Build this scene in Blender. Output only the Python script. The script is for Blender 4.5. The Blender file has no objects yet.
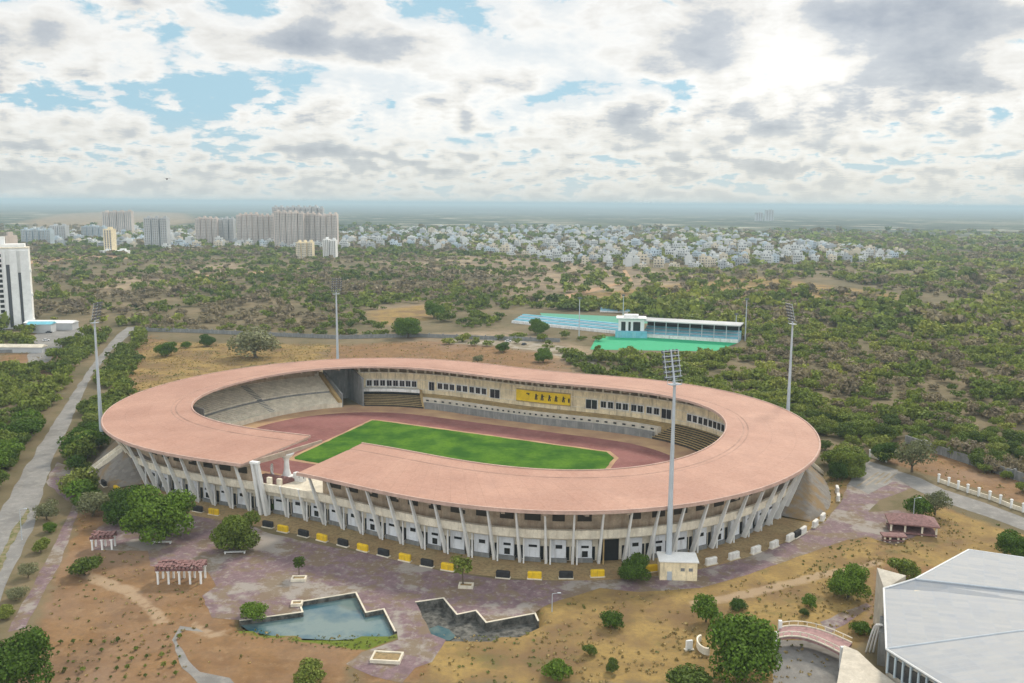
import bpy, math, random
import numpy as np
from mathutils import Vector, Matrix
from mathutils.geometry import tessellate_polygon

random.seed(7)
RNG = np.random.default_rng(11)
PI = math.pi
scene = bpy.context.scene
COL = scene.collection
R = math.radians

# ------------------------------------------------------------------ camera
W, HPX, F, CAMH, HORIZ = 1024, 683, 900.0, 92.5, 203.0
PITCH = math.atan((341.5 - HORIZ) / F)
ROLL = R(0.4)
cP, sP, cR, sR = math.cos(PITCH), math.sin(PITCH), math.cos(ROLL), math.sin(ROLL)


def ray(px, py):
    x, y = px - 512, py - 341.5
    xr, yr = cR * x + sR * y, -sR * x + cR * y
    return xr / F, cP + sP * (-yr / F), -sP + cP * (-yr / F)


def G(px, py, z=0.0):
    """The point of height z that the photograph shows at this pixel."""
    a, b, c = ray(px, py)
    k = (CAMH - z) / -c
    return Vector((a * k, b * k, z))


def AT(px, py, dist):
    """The point at ground distance dist seen at this pixel."""
    a, b, c = ray(px, py)
    k = dist / b
    return Vector((a * k, dist, CAMH + c * k))


def proj(x, y, z=0.0):
    zz = z - CAMH
    dep = cP * y - sP * zz
    up = sP * y + cP * zz
    xr, yr = F * x / dep, -F * up / dep
    return 512 + cR * xr - sR * yr, 341.5 + sR * xr + cR * yr


cam = bpy.data.objects.new("camera", bpy.data.cameras.new("camera"))
COL.objects.link(cam)
Rl, Ul, Fw = Vector((1, 0, 0)), Vector((0, sP, cP)), Vector((0, cP, -sP))
cx_, cy_ = cR * Rl + sR * Ul, -sR * Rl + cR * Ul
m = Matrix((cx_, cy_, -Fw)).transposed().to_4x4()
m.translation = (0, 0, CAMH)
cam.matrix_world = m
cam.data.sensor_width = 36
cam.data.lens = F * 36 / W
cam.data.clip_start = 0.5
cam.data.clip_end = 120000
scene.camera = cam


# ------------------------------------------------------------------ materials
class NT:
    def __init__(self, name):
        self.m = bpy.data.materials.new(name)
        self.m.use_nodes = True
        self.t = self.m.node_tree
        self.b = self.t.nodes["Principled BSDF"]

    def n(self, typ, **kw):
        nd = self.t.nodes.new("ShaderNode" + typ)
        for k, v in kw.items():
            if k in nd.inputs.keys():
                nd.inputs[k].default_value = v
            else:
                setattr(nd, k, v)
        return nd

    def l(self, a, b):
        self.t.links.new(a, b)

    def noise(self, scale, detail=4.0, rough=0.55, coord=None, stretch=None):
        if coord is None:
            coord = self.n("NewGeometry").outputs["Position"]
        if stretch:
            mp = self.n("Mapping")
            mp.inputs["Scale"].default_value = stretch
            self.l(coord, mp.inputs["Vector"])
            coord = mp.outputs["Vector"]
        nd = self.n("TexNoise")
        nd.inputs["Scale"].default_value = scale
        nd.inputs["Detail"].default_value = detail
        nd.inputs["Roughness"].default_value = rough
        self.l(coord, nd.inputs["Vector"])
        return nd.outputs["Fac"]

    def ramp(self, fac, stops, interp="LINEAR"):
        nd = self.n("ValToRGB")
        e = nd.color_ramp
        e.interpolation = interp
        while len(e.elements) < len(stops):
            e.elements.new(0.5)
        for el, (p, c) in zip(e.elements, stops):
            el.position = p
            el.color = (c, c, c, 1) if isinstance(c, (int, float)) else (*c, 1)
        self.l(fac, nd.inputs["Fac"])
        return nd.outputs["Color"]

    def mix(self, fac, a, b, mode="MIX"):
        nd = self.n("MixRGB", blend_type=mode)
        for s, v in ((nd.inputs[0], fac), (nd.inputs[1], a), (nd.inputs[2], b)):
            if isinstance(v, (int, float)):
                s.default_value = v
            elif isinstance(v, tuple):
                s.default_value = (*v, 1)
            else:
                self.l(v, s)
        return nd.outputs["Color"]

    def math(self, op, a, b=0.0, clamp=False):
        nd = self.n("Math", operation=op, use_clamp=clamp)
        for s, v in ((nd.inputs[0], a), (nd.inputs[1], b)):
            if isinstance(v, (int, float)):
                s.default_value = v
            else:
                self.l(v, s)
        return nd.outputs[0]

    def attr(self, name):
        return self.n("Attribute", attribute_name=name).outputs["Fac"]

    def out(self, col, rough=0.85, spec=0.3, bump=None, bdist=0.1, bstr=0.6):
        if isinstance(col, tuple):
            self.b.inputs["Base Color"].default_value = (*col, 1)
        else:
            self.l(col, self.b.inputs["Base Color"])
        self.b.inputs["Roughness"].default_value = rough
        self.b.inputs["Specular IOR Level"].default_value = spec
        if bump is not None:
            bp = self.n("Bump", Strength=bstr, Distance=bdist)
            self.l(bump, bp.inputs["Height"])
            self.l(bp.outputs["Normal"], self.b.inputs["Normal"])
        return self.m


def sc(c, k):
    return tuple(min(1.0, x * k) for x in c)


def plain(name, col, rough=0.8, var=0.25, scale=0.35, spec=0.3, dirt=None, metal=0.0):
    """Paint / concrete with weathering at two sizes and optional dirt streaks."""
    t = NT(name)
    a = t.noise(scale, 5.0, 0.6)
    b = t.noise(scale * 7, 3.0, 0.6)
    c = t.mix(t.ramp(a, [(0.3, 0.0), (0.7, 1.0)]), sc(col, 1 - var), sc(col, 1 + var * 0.6))
    c = t.mix(t.math("MULTIPLY", t.ramp(b, [(0.45, 0.0), (0.75, 1.0)]), 0.5), c, sc(col, 1 - var * 1.3))
    if dirt:
        s = t.noise(0.9, 4.0, 0.65, stretch=(1, 1, 0.12))
        c = t.mix(t.ramp(s, [(0.5, 0.0), (0.72, 0.75)]), c, dirt)
    t.b.inputs["Metallic"].default_value = metal
    return t.out(c, rough, spec)


M = {}
M["roof_pink"] = None
t = NT("roof_pink")
a = t.noise(0.05, 4, 0.6)
b = t.noise(0.6, 5, 0.65)
c = t.mix(t.ramp(a, [(0.3, 0.0), (0.7, 1.0)]), (0.345, 0.18, 0.132), (0.475, 0.275, 0.205))
c = t.mix(t.math("MULTIPLY", t.ramp(b, [(0.35, 0.0), (0.75, 1.0)]), 0.5), c, (0.33, 0.18, 0.14))
br = t.n("TexBrick")
br.offset = 0.0
uv = t.n("Attribute", attribute_name="UVMap")
t.l(uv.outputs["Vector"], br.inputs["Vector"])
for k_, v_ in (("Color1", (1, 1, 1, 1)), ("Color2", (0.93, 0.93, 0.93, 1)), ("Mortar", (0.74, 0.72, 0.70, 1)), ("Scale", 1.0), ("Mortar Size", 0.07), ("Brick Width", 4.5), ("Row Height", 7.75)):
    br.inputs[k_].default_value = v_
c = t.mix(0.8, c, br.outputs["Color"], "MULTIPLY")
c = t.mix(t.ramp(t.noise(1.3, 4, .7), [(0.42, 0.22), (0.58, 0.0)]), c, (0.54, 0.36, 0.29))
s = t.noise(0.12, 5, 0.7)
c = t.mix(t.ramp(s, [(0.54, 0.0), (0.72, 0.6)]), c, (0.34, 0.195, 0.155))
M["roof_pink"] = t.out(c, 0.75, 0.25)

M["roof_edge"] = plain("roof_edge", (0.52, 0.36, 0.30))
M["roof_gutter"] = plain("roof_gutter", (0.36, 0.215, 0.165), var=.3, scale=.2)
M["roof_under"] = plain("roof_under", (0.42, 0.33, 0.26))
M["cream"] = plain("cream", (0.86, 0.73, 0.50), dirt=(0.30, 0.25, 0.18))
M["cream_pale"] = plain("cream_pale", (0.80, 0.73, 0.60), dirt=(0.50, 0.43, 0.33))
M["hall_cream"] = plain("hall_cream", (0.56, 0.51, 0.43), dirt=(0.42, 0.37, 0.30))
M["white_wall"] = plain("white_wall", (0.78, 0.78, 0.77), dirt=(0.38, 0.37, 0.35))
M["white_clean"] = plain("white_clean", (0.76, 0.76, 0.75), var=0.12)
M["panel_white"] = plain("panel_white", (0.76, 0.79, 0.84), var=0.14, dirt=(0.42, 0.42, 0.43))
M["concrete"] = plain("concrete", (0.66, 0.60, 0.49), dirt=(0.46, 0.40, 0.30))
M["concrete_dark"] = plain("concrete_dark", (0.21, 0.215, 0.215), dirt=(0.36, 0.35, 0.33))
M["bench_brown"] = plain("bench_brown", (0.42, 0.31, 0.15), dirt=(0.2, 0.15, 0.08))
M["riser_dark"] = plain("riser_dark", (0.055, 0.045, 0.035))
M["brown_wall"] = plain("brown_wall", (0.50, 0.39, 0.28), dirt=(0.30, 0.20, 0.14), var=.35)
M["dark"] = plain("dark", (0.018, 0.019, 0.021))
M["window_glass"] = plain("window_glass", (0.02, 0.023, 0.028), rough=0.15, spec=0.5)
M["yellow_paint"] = plain("yellow_paint", (0.72, 0.47, 0.02), var=0.15, scale=1.2, dirt=(0.35, 0.24, 0.05))
M["yellow_sign"] = plain("yellow_sign", (0.86, 0.60, 0.03), var=0.2)
M["black_paint"] = plain("black_paint", (0.03, 0.03, 0.032), var=0.4, scale=1.5)
M["white_paint"] = plain("white_paint", (0.72, 0.70, 0.66), var=0.2, scale=1.2, dirt=(0.4, 0.37, 0.33))
M["galv"] = plain("galv", (0.46, 0.50, 0.54), rough=0.5, var=0.12)
M["lamp_grey"] = plain("lamp_grey", (0.12, 0.13, 0.14), rough=0.5)
M["ochre"] = plain("ochre", (0.45, 0.32, 0.15))
M["tile_maroon"] = plain("tile_maroon", (0.24, 0.13, 0.125), var=0.45, scale=1.4)
M["metal_roof"] = None
M["bark"] = plain("bark", (0.11, 0.085, 0.06))
M["blue_seat"] = plain("blue_seat", (0.16, 0.47, 0.58), dirt=(0.3, 0.5, 0.55))
M["teal_turf"] = plain("teal_turf", (0.010, 0.33, 0.15), var=0.10)
M["dull_turf"] = plain("dull_turf", (0.07, 0.29, 0.20), var=0.15)
M["tower_tan"] = plain("tower_tan", (0.60, 0.52, 0.475), scale=0.02)
M["tower_grey"] = plain("tower_grey", (0.47, 0.48, 0.49), scale=0.02)
M["tower_glass"] = plain("tower_glass", (0.40, 0.47, 0.52), scale=0.02)
M["tower_win"] = plain("tower_win", (0.10, 0.105, 0.12), scale=0.05)
t = NT("strip_win")
wvn = t.n("TexWave", wave_type="BANDS", bands_direction="Z")
wvn.inputs["Scale"].default_value = 0.095
t.l(t.n("NewGeometry").outputs["Position"], wvn.inputs["Vector"])
M["strip_win"] = t.out(t.mix(t.ramp(wvn.outputs["Fac"], [(0.45, 0.0), (0.55, 1.0)]), (0.12, 0.125, 0.14), (0.42, 0.39, 0.36)), .6, .3)
M["car_white"] = plain("car_white", (0.75, 0.75, 0.75), rough=0.3, var=0.05)
M["car_dark"] = plain("car_dark", (0.05, 0.055, 0.07), rough=0.3, var=0.05)
M["rubber"] = plain("rubber", (0.02, 0.02, 0.02))

# metal sheet roof: standing seams follow the roof's own UV
t = NT("metal_roof")
uv = t.n("Attribute", attribute_name="UVMap")
br = t.n("TexBrick")
br.offset = 0.0
t.l(uv.outputs["Vector"], br.inputs["Vector"])
for k_, v_ in (("Color1", (0.255, 0.27, 0.30, 1)), ("Color2", (0.20, 0.225, 0.265, 1)), ("Mortar", (0.22, 0.25, 0.30, 1)), ("Scale", 1.0), ("Mortar Size", 0.10), ("Brick Width", 3.2), ("Row Height", 1.25)):
    br.inputs[k_].default_value = v_
a = t.noise(0.3, 5, 0.65)
c = t.mix(t.ramp(a, [(0.35, 0.0), (0.75, 0.6)]), br.outputs["Color"], (0.29, 0.29, 0.285))
M["metal_roof"] = t.out(c, 0.6, 0.35)

# worn concrete road
t = NT("road_concrete")
a = t.noise(0.08, 5, 0.65)
b = t.noise(0.9, 5, 0.65)
c = t.mix(t.ramp(a, [(0.35, 0.0), (0.65, 1.0)]), (0.165, 0.16, 0.155), (0.255, 0.245, 0.235))
c = t.mix(t.math("MULTIPLY", t.ramp(b, [(0.45, 0.0), (0.7, 1.0)]), 0.6), c, (0.18, 0.165, 0.15))
c = t.mix(t.ramp(t.noise(.3, 6, .75), [(0.5, 0.0), (0.62, .5)]), c, (0.31, 0.295, 0.27))
M["road_concrete"] = t.out(c, 0.9, 0.2)

# pavers: purple-pink interlocking blocks with sand and grey cement patches
t = NT("paver_purple")
a = t.noise(0.055, 5, 0.62)
b = t.noise(0.35, 5, 0.65)
d = t.noise(1.6, 3, 0.6)
c = t.mix(t.ramp(b, [(0.3, 0.0), (0.7, 1.0)]), (0.13, 0.088, 0.096), (0.24, 0.165, 0.178))
c = t.mix(t.ramp(d, [(0.48, 0.0), (0.6, 0.65)]), c, (0.14, 0.095, 0.105))
c = t.mix(t.ramp(a, [(0.53, 0.0), (0.58, 0.85)]), c, (0.29, 0.265, 0.235))
e = t.noise(0.13, 6, 0.7)
c = t.mix(t.ramp(e, [(0.49, 0.0), (0.56, 0.85)]), c, (0.175, 0.13, 0.085))
c = t.mix(t.ramp(t.noise(.5, 5, .7), [(0.54, 0.0), (0.63, 0.7)]), c, (0.30, 0.26, 0.235))
M["paver_purple"] = t.out(c, 0.9, 0.2, d, 0.05)

t = NT("stone_bank")
a = t.noise(0.12, 5, 0.65)
vo = t.n("TexVoronoi")
vo.inputs["Scale"].default_value = 0.8
t.l(t.n("NewGeometry").outputs["Position"], vo.inputs["Vector"])
c = t.mix(vo.outputs["Color"], (0.17, 0.155, 0.14), (0.25, 0.23, 0.21))
c = t.mix(t.ramp(a, [(0.48, 0.0), (0.6, 0.9)]), c, (0.24, 0.165, 0.085))
M["stone_bank"] = t.out(c, 0.95, 0.1)

t = NT("dry_bank")
a = t.noise(0.1, 5, 0.65)
b = t.noise(1.2, 4, 0.65)
c = t.mix(t.ramp(a, [(0.35, 0.0), (0.65, 1.0)]), (0.27, 0.18, 0.095), (0.33, 0.25, 0.13))
c = t.mix(t.ramp(b, [(0.45, 0.0), (0.7, 0.8)]), c, (0.15, 0.12, 0.07))
M["dry_bank"] = t.out(c, 0.95, 0.1)

t = NT("gravel_lot")
a = t.noise(0.09, 5, 0.7)
M["gravel_lot"] = t.out(t.mix(t.ramp(a, [(0.42, 0.0), (0.58, 1.0)]), (0.33, 0.29, 0.24), (0.20, 0.165, 0.11)), .95, .1)
t = NT("stone_dark")
a = t.noise(0.6, 5, 0.7)
M["stone_dark"] = t.out(t.mix(t.ramp(a, [(0.4, 0.0), (0.62, 1.0)]), (0.045, 0.045, 0.042), (0.16, 0.155, 0.14)), .9, .2)
M["deck_pink"] = plain("deck_pink", (0.36, 0.215, 0.21), var=.3, scale=1.2)
t = NT("weed_strip")
a = t.noise(0.5, 5, 0.65)
M["weed_strip"] = t.out(t.mix(t.ramp(a, [(0.4, 0.0), (0.6, 1.0)]), (0.10, 0.115, 0.04), (0.23, 0.19, 0.12)), .95, .1)
t = NT("pitch_grass")
a = t.noise(0.09, 5, 0.6)
b = t.noise(0.7, 5, 0.65)
c = t.mix(t.ramp(a, [(0.38, 0.0), (0.62, 1.0)]), (0.022, 0.088, 0.005), (0.085, 0.185, 0.012))
c = t.mix(t.ramp(b, [(0.4, 0.0), (0.75, 0.6)]), c, (0.025, 0.075, 0.008))
M["pitch_grass"] = t.out(c, 0.95, 0.1, b, 0.1)

t = NT("track_maroon")
a = t.noise(0.06, 5, 0.6)
b = t.noise(0.5, 5, 0.6)
c = t.mix(t.ramp(a, [(0.35, 0.0), (0.65, 1.0)]), (0.17, 0.068, 0.062), (0.25, 0.108, 0.10))
c = t.mix(t.ramp(b, [(0.5, 0.0), (0.8, 0.7)]), c, (0.29, 0.16, 0.125))
M["track_maroon"] = t.out(c, 0.9, 0.15)

t = NT("sand_apron")
a = t.noise(0.08, 5, 0.6)
c = t.mix(t.ramp(a, [(0.35, 0.0), (0.65, 1.0)]), (0.30, 0.18, 0.12), (0.45, 0.30, 0.17))
M["sand_apron"] = t.out(c, 0.95, 0.1)

t = NT("pond_water")
a = t.noise(0.12, 4, 0.6)
c = t.mix(t.ramp(a, [(0.4, 0.0), (0.6, 1.0)]), (0.04, 0.105, 0.14), (0.13, 0.185, 0.18))
b = t.noise(1.2, 3, 0.5)
M["pond_water"] = t.out(c, 0.04, 0.8, b, 0.02, 0.10)


def foliage(name, stops, use_attr):
    t = NT(name)
    isl = t.n("NewGeometry").outputs["Random Per Island"]
    r = t.attr("tint") if use_attr else t.n("ObjectInfo").outputs["Random"]
    base = t.ramp(r, stops)
    v = t.ramp(isl, [(0.0, 0.62), (0.6, 1.0), (1.0, 1.45)])
    c = t.mix(1.0, base, v, "MULTIPLY")
    t.out(c, 0.75, 0.15)
    tr = t.n("BsdfTranslucent")
    t.l(t.mix(1.0, c, (0.9, 1.0, 0.5), "MULTIPLY"), tr.inputs["Color"])
    mx = t.n("MixShader")
    mx.inputs[0].default_value = 0.25
    o = t.t.nodes["Material Output"]
    t.l(t.b.outputs[0], mx.inputs[1])
    t.l(tr.outputs[0], mx.inputs[2])
    t.l(mx.outputs[0], o.inputs["Surface"])
    return t.m


GREENS = [(0.0, (0.07, 0.105, 0.022)), (0.35, (0.115, 0.16, 0.03)), (0.7, (0.17, 0.215, 0.04)), (1.0, (0.225, 0.25, 0.06))]
M["leaf"] = foliage("leaf", GREENS, False)
M["leaf_dark"] = foliage("leaf_dark", [(0.0, (0.06, 0.11, 0.018)), (0.5, (0.10, 0.17, 0.022)), (1.0, (0.14, 0.22, 0.03))], False)
M["leaf_grey"] = foliage("leaf_grey", [(0.0, (0.16, 0.17, 0.09)), (1.0, (0.23, 0.23, 0.13))], False)
M["leaf_brown"] = foliage("leaf_brown", [(0.0, (0.20, 0.16, 0.115)), (1.0, (0.27, 0.22, 0.15))], False)
M["leaf_mass"] = foliage("leaf_mass", [(0.0, (0.22, 0.175, 0.125)), (0.22, (0.29, 0.235, 0.15)), (0.3, (0.065, 0.095, 0.025)), (0.5, (0.115, 0.155, 0.032)), (0.75, (0.185, 0.22, 0.042)), (1.0, (0.30, 0.305, 0.07))], True)
M["dry_tuft"] = foliage("dry_tuft", [(0.0, (0.42, 0.31, 0.15)), (0.5, (0.33, 0.25, 0.12)), (0.75, (0.20, 0.20, 0.075)), (1.0, (0.14, 0.165, 0.05))], True)


# ------------------------------------------------------------------ mesh helpers
class MB:
    def __init__(self):
        self.v, self.f, self.mi, self.uv = [], [], [], {}

    def quad(self, pts, mi=0):
        i = len(self.v)
        self.v += [tuple(p) for p in pts]
        self.f.append(tuple(range(i, i + len(pts))))
        self.mi.append(mi)

    def faces(self, pts, fs, mi=0):
        i = len(self.v)
        self.v += [tuple(p) for p in pts]
        for f in fs:
            self.f.append(tuple(k + i for k in f))
            self.mi.append(mi)

    def hexa(self, b, t, mi=0):
        """Solid between a bottom loop and a top loop of equal length."""
        n = len(b)
        self.faces(list(b) + list(t), [tuple(range(n))[::-1], tuple(range(n, 2 * n))] + [(i, (i + 1) % n, (i + 1) % n + n, i + n) for i in range(n)], mi)

    def box(self, c, s, rz=0.0, mi=0, bev=0.0):
        x, y, z = s[0] / 2, s[1] / 2, s[2] / 2
        ca, sa = math.cos(rz), math.sin(rz)

        def T(p):
            return (c[0] + p[0] * ca - p[1] * sa, c[1] + p[0] * sa + p[1] * ca, c[2] + p[2])
        if bev > 0:
            b = min(bev, x * .8, y * .8, z * .8)
            ring = lambda xx, yy: [(-xx, -yy + b), (-xx + b, -yy), (xx - b, -yy), (xx, -yy + b), (xx, yy - b), (xx - b, yy), (-xx + b, yy), (-xx, yy - b)]
            lo = [T((p[0], p[1], -z)) for p in ring(x, y)]
            mid = [T((p[0], p[1], z - b)) for p in ring(x, y)]
            top = [T((p[0], p[1], z)) for p in ring(x - b * .7, y - b * .7)]
            pts = lo + mid + top
            fs = [tuple(range(8))[::-1], tuple(range(16, 24))]
            for k in (0, 8):
                fs += [(k + i, k + (i + 1) % 8, k + (i + 1) % 8 + 8, k + i + 8) for i in range(8)]
            self.faces(pts, fs, mi)
        else:
            lo = [T(p) for p in ((-x, -y, -z), (x, -y, -z), (x, y, -z), (-x, y, -z))]
            hi = [T(p) for p in ((-x, -y, z), (x, -y, z), (x, y, z), (-x, y, z))]
            self.hexa(lo, hi, mi)

    def tube(self, a, b, r0, r1, n=8, mi=0):
        a, b = Vector(a), Vector(b)
        d = (b - a).normalized()
        x = d.orthogonal().normalized()
        y = d.cross(x)
        ra = [a + (x * math.cos(2 * PI * i / n) + y * math.sin(2 * PI * i / n)) * r0 for i in range(n)]
        rb = [b + (x * math.cos(2 * PI * i / n) + y * math.sin(2 * PI * i / n)) * r1 for i in range(n)]
        self.hexa(ra, rb, mi)

    def lathe(self, c, prof, n=16, mi=0):
        pts = []
        for r, z in prof:
            pts += [(c[0] + r * math.cos(2 * PI * i / n), c[1] + r * math.sin(2 * PI * i / n), c[2] + z) for i in range(n)]
        fs = [tuple(range(n))[::-1], tuple(range((len(prof) - 1) * n, len(prof) * n))]
        for k in range(len(prof) - 1):
            fs += [(k * n + i, k * n + (i + 1) % n, (k + 1) * n + (i + 1) % n, (k + 1) * n + i) for i in range(n)]
        self.faces(pts, fs, mi)

    def prism(self, poly, z0, z1, mi=0):
        """Vertical prism over any simple polygon (concave allowed)."""
        n = len(poly)
        area = sum(poly[i][0] * poly[(i + 1) % n][1] - poly[(i + 1) % n][0] * poly[i][1] for i in range(n))
        if area < 0:
            poly = poly[::-1]
        tri = tessellate_polygon([[Vector((p[0], p[1], 0)) for p in poly]])
        pts = [(p[0], p[1], z0) for p in poly] + [(p[0], p[1], z1) for p in poly]
        fs = []
        for a, b, c in tri:
            pa, pb, pc = poly[a], poly[b], poly[c]
            if (pb[0] - pa[0]) * (pc[1] - pa[1]) - (pb[1] - pa[1]) * (pc[0] - pa[0]) < 0:
                b, c = c, b
            fs.append((a + n, b + n, c + n))
            fs.append((c, b, a))
        fs += [(i, (i + 1) % n, (i + 1) % n + n, i + n) for i in range(n)]
        self.faces(pts, fs, mi)

    def build(self, name, mats, parent=None, origin=None, smooth=False):
        if not isinstance(mats, (list, tuple)):
            mats = [mats]
        me = bpy.data.meshes.new(name)
        o3 = Vector(origin) if origin is not None else Vector((0, 0, 0))
        vs = [(p[0] - o3[0], p[1] - o3[1], p[2] - o3[2]) for p in self.v] if origin is not None else self.v
        me.from_pydata(vs, [], self.f)
        for mm in mats:
            me.materials.append(mm)
        if len(mats) > 1:
            me.polygons.foreach_set("material_index", self.mi)
        if smooth:
            me.polygons.foreach_set("use_smooth", [True] * len(self.f))
        me.update()
        o = bpy.data.objects.new(name, me)
        COL.objects.link(o)
        if origin is not None and parent is None:
            o.location = o3
        if parent is not None:
            o.parent = parent
        return o


def set_uv(o, fn):
    """UV from local coordinates, per vertex."""
    me = o.data
    uvl = me.uv_layers.new(name="UVMap")
    for lp in me.loops:
        uvl.data[lp.index].uv = fn(me.vertices[lp.vertex_index].co)


def tag(o, label=None, cat=None, group=None, kind=None):
    for k, v in (("label", label), ("category", cat), ("group", group), ("kind", kind)):
        if v:
            o[k] = v
    return o


def empty(name, loc=(0, 0, 0), rz=0.0):
    o = bpy.data.objects.new(name, None)
    o.empty_display_size = 1
    COL.objects.link(o)
    o.location = loc
    o.rotation_euler = (0, 0, rz)
    return o


def copy_tree(o, parent=None):
    c = o.copy()
    COL.objects.link(c)
    c.parent = parent
    for ch in list(o.children):
        copy_tree(ch, c)
    return c


def np_mesh(name, verts, quads, mat, tint=None, parent=None):
    """A big mesh of separate quads, straight from arrays."""
    me = bpy.data.meshes.new(name)
    nv, nf = len(verts), len(quads)
    me.vertices.add(nv)
    me.vertices.foreach_set("co", np.ascontiguousarray(verts, dtype=np.float32).ravel())
    me.loops.add(nf * 4)
    me.loops.foreach_set("vertex_index", np.ascontiguousarray(quads, dtype=np.int32).ravel())
    me.polygons.add(nf)
    me.polygons.foreach_set("loop_start", np.arange(0, nf * 4, 4, dtype=np.int32))
    me.polygons.foreach_set("loop_total", np.full(nf, 4, dtype=np.int32))
    if tint is not None:
        at = me.attributes.new("tint", "FLOAT", "FACE")
        at.data.foreach_set("value", np.ascontiguousarray(tint, dtype=np.float32))
    me.materials.append(mat)
    me.update(calc_edges=True)
    o = bpy.data.objects.new(name, me)
    COL.objects.link(o)
    if parent is not None:
        o.parent = parent
    return o


def poly_sdf(X, Y, poly):
    """Signed distance to a polygon (negative inside), vectorised."""
    d = np.full(X.shape, 1e18)
    inside = np.zeros(X.shape, bool)
    n = len(poly)
    for i in range(n):
        x0, y0 = poly[i][0], poly[i][1]
        x1, y1 = poly[(i + 1) % n][0], poly[(i + 1) % n][1]
        ex, ey = x1 - x0, y1 - y0
        wx, wy = X - x0, Y - y0
        tt = np.clip((wx * ex + wy * ey) / (ex * ex + ey * ey + 1e-12), 0, 1)
        d = np.minimum(d, (wx - ex * tt) ** 2 + (wy - ey * tt) ** 2)
        cond = ((y0 > Y) != (y1 > Y))
        with np.errstate(divide="ignore", invalid="ignore"):
            xi = (x1 - x0) * (Y - y0) / (y1 - y0 + (1e-12 if y1 == y0 else 0)) + x0
        inside ^= cond & (X < xi)
    return np.where(inside, -1, 1) * np.sqrt(d)


def wpoly(pts, z=0.0):
    return [G(x, y, z) for x, y in pts]


def ragged(poly, step=2.0, jit=0.6, seed=0):
    rr = random.Random(seed)
    out = []
    n = len(poly)
    for i in range(n):
        a, b = Vector(poly[i][:2]), Vector(poly[(i + 1) % n][:2])
        k = max(1, int((b - a).length / step))
        nrm = Vector((-(b - a).y, (b - a).x)).normalized()
        for j in range(k):
            p = a.lerp(b, j / k)
            if j:
                p = p + nrm * rr.uniform(-jit, jit)
            out.append((p.x, p.y))
    return out


def sheet(name, poly, z, mat, holes=(), step=None, jit=0.6, seed=1):
    if step:
        poly = ragged(poly, step, jit, seed)
    loops = [[Vector((p[0], p[1], 0)) for p in poly]] + [[Vector((p[0], p[1], 0)) for p in h] for h in holes]
    tri = tessellate_polygon(loops)
    flat = [p for lp in loops for p in lp]
    mb = MB()
    fs = []
    for a, b, c in tri:
        pa, pb, pc = flat[a], flat[b], flat[c]
        if (pb - pa).cross(pc - pa).z < 0:
            b, c = c, b
        fs.append((a, b, c))
    mb.faces([(p.x, p.y, z) for p in flat], fs)
    o = mb.build(name, mat)
    tag(o, kind="structure")
    return o


# ------------------------------------------------------------------ stadium geometry
SC, SA = Vector((-22.5, 324.0, 0)), -0.466
cA, sA = math.cos(SA), math.sin(SA)


def RO(t): return 112.61 + 20.37 * math.cos(2 * t) - 3.64 * math.cos(4 * t) + .3 * math.cos(6 * t)
def RI(t): return 79.7 + 22.41 * math.cos(2 * t) - 1.68 * math.cos(4 * t) - 1.36 * math.cos(6 * t)


def SL(u, v, z=0.0):
    return Vector((SC.x + u * cA - v * sA, SC.y + u * sA + v * cA, z))


def SP(t, q, z=0.0):
    """Stadium ring point: angle t, q = 0 at the roof's inner edge and 1 at its outer edge."""
    r = RI(t) + (RO(t) - RI(t)) * q
    return SL(r * math.cos(t), r * math.sin(t), z)


def STAN(t, q):
    d = SP(t + .002, q) - SP(t - .002, q)
    return math.atan2(d.y, d.x)


def theta_at_px(px, q, z, lo, hi):
    best = None
    for i in range(2001):
        t = lo + (hi - lo) * i / 2000
        p = SP(t, q, z)
        e = abs(proj(p.x, p.y, p.z)[0] - px)
        if best is None or e < best[0]:
            best = (e, t)
    return best[1]


def qring(mb, t0, t1, prof, step=R(1.2), mi=0, q_of=None):
    """Solid ring: closed profile of (q, z) swept between two angles, with end caps."""
    n = max(1, int(abs(t1 - t0) / step))
    k = len(prof)
    pts = []
    for i in range(n + 1):
        t = t0 + (t1 - t0) * i / n
        pts += [SP(t, q, z) for q, z in prof]
    fs = []
    for i in range(n):
        for j in range(k):
            a, b = i * k + j, i * k + (j + 1) % k
            fs.append((a, b, b + k, a + k))
    fs.append(tuple(range(k))[::-1])
    fs.append(tuple(range(n * k, n * k + k)))
    mb.faces(pts, fs, mi)


stadium = empty("stadium", SL(0, 0))
tag(stadium, "large oval athletics stadium under a pink ring roof around its green field", "stadium")
SINV = Matrix.Translation(-SC)


def spart(name, mb, mats, parent=None, smooth=False, label=None):
    """A part of the stadium, its mesh given in world coordinates."""
    mb.v = [(p[0] - SC.x, p[1] - SC.y, p[2]) for p in mb.v]
    o = mb.build(name, mats, parent or stadium, smooth=smooth)
    if label:
        o["label"] = label
    return o


# roof: two-slope ring with the entrance cut out on the near side
GAPL, GAPR = -17.8, 2.0


def cut_angle(u0, q):
    lo, hi = R(-130), R(-60)
    for _ in range(50):
        mid = (lo + hi) / 2
        r = RI(mid) + (RO(mid) - RI(mid)) * q
        if r * math.cos(mid) < u0:
            lo = mid
        else:
            hi = mid
    return lo


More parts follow.
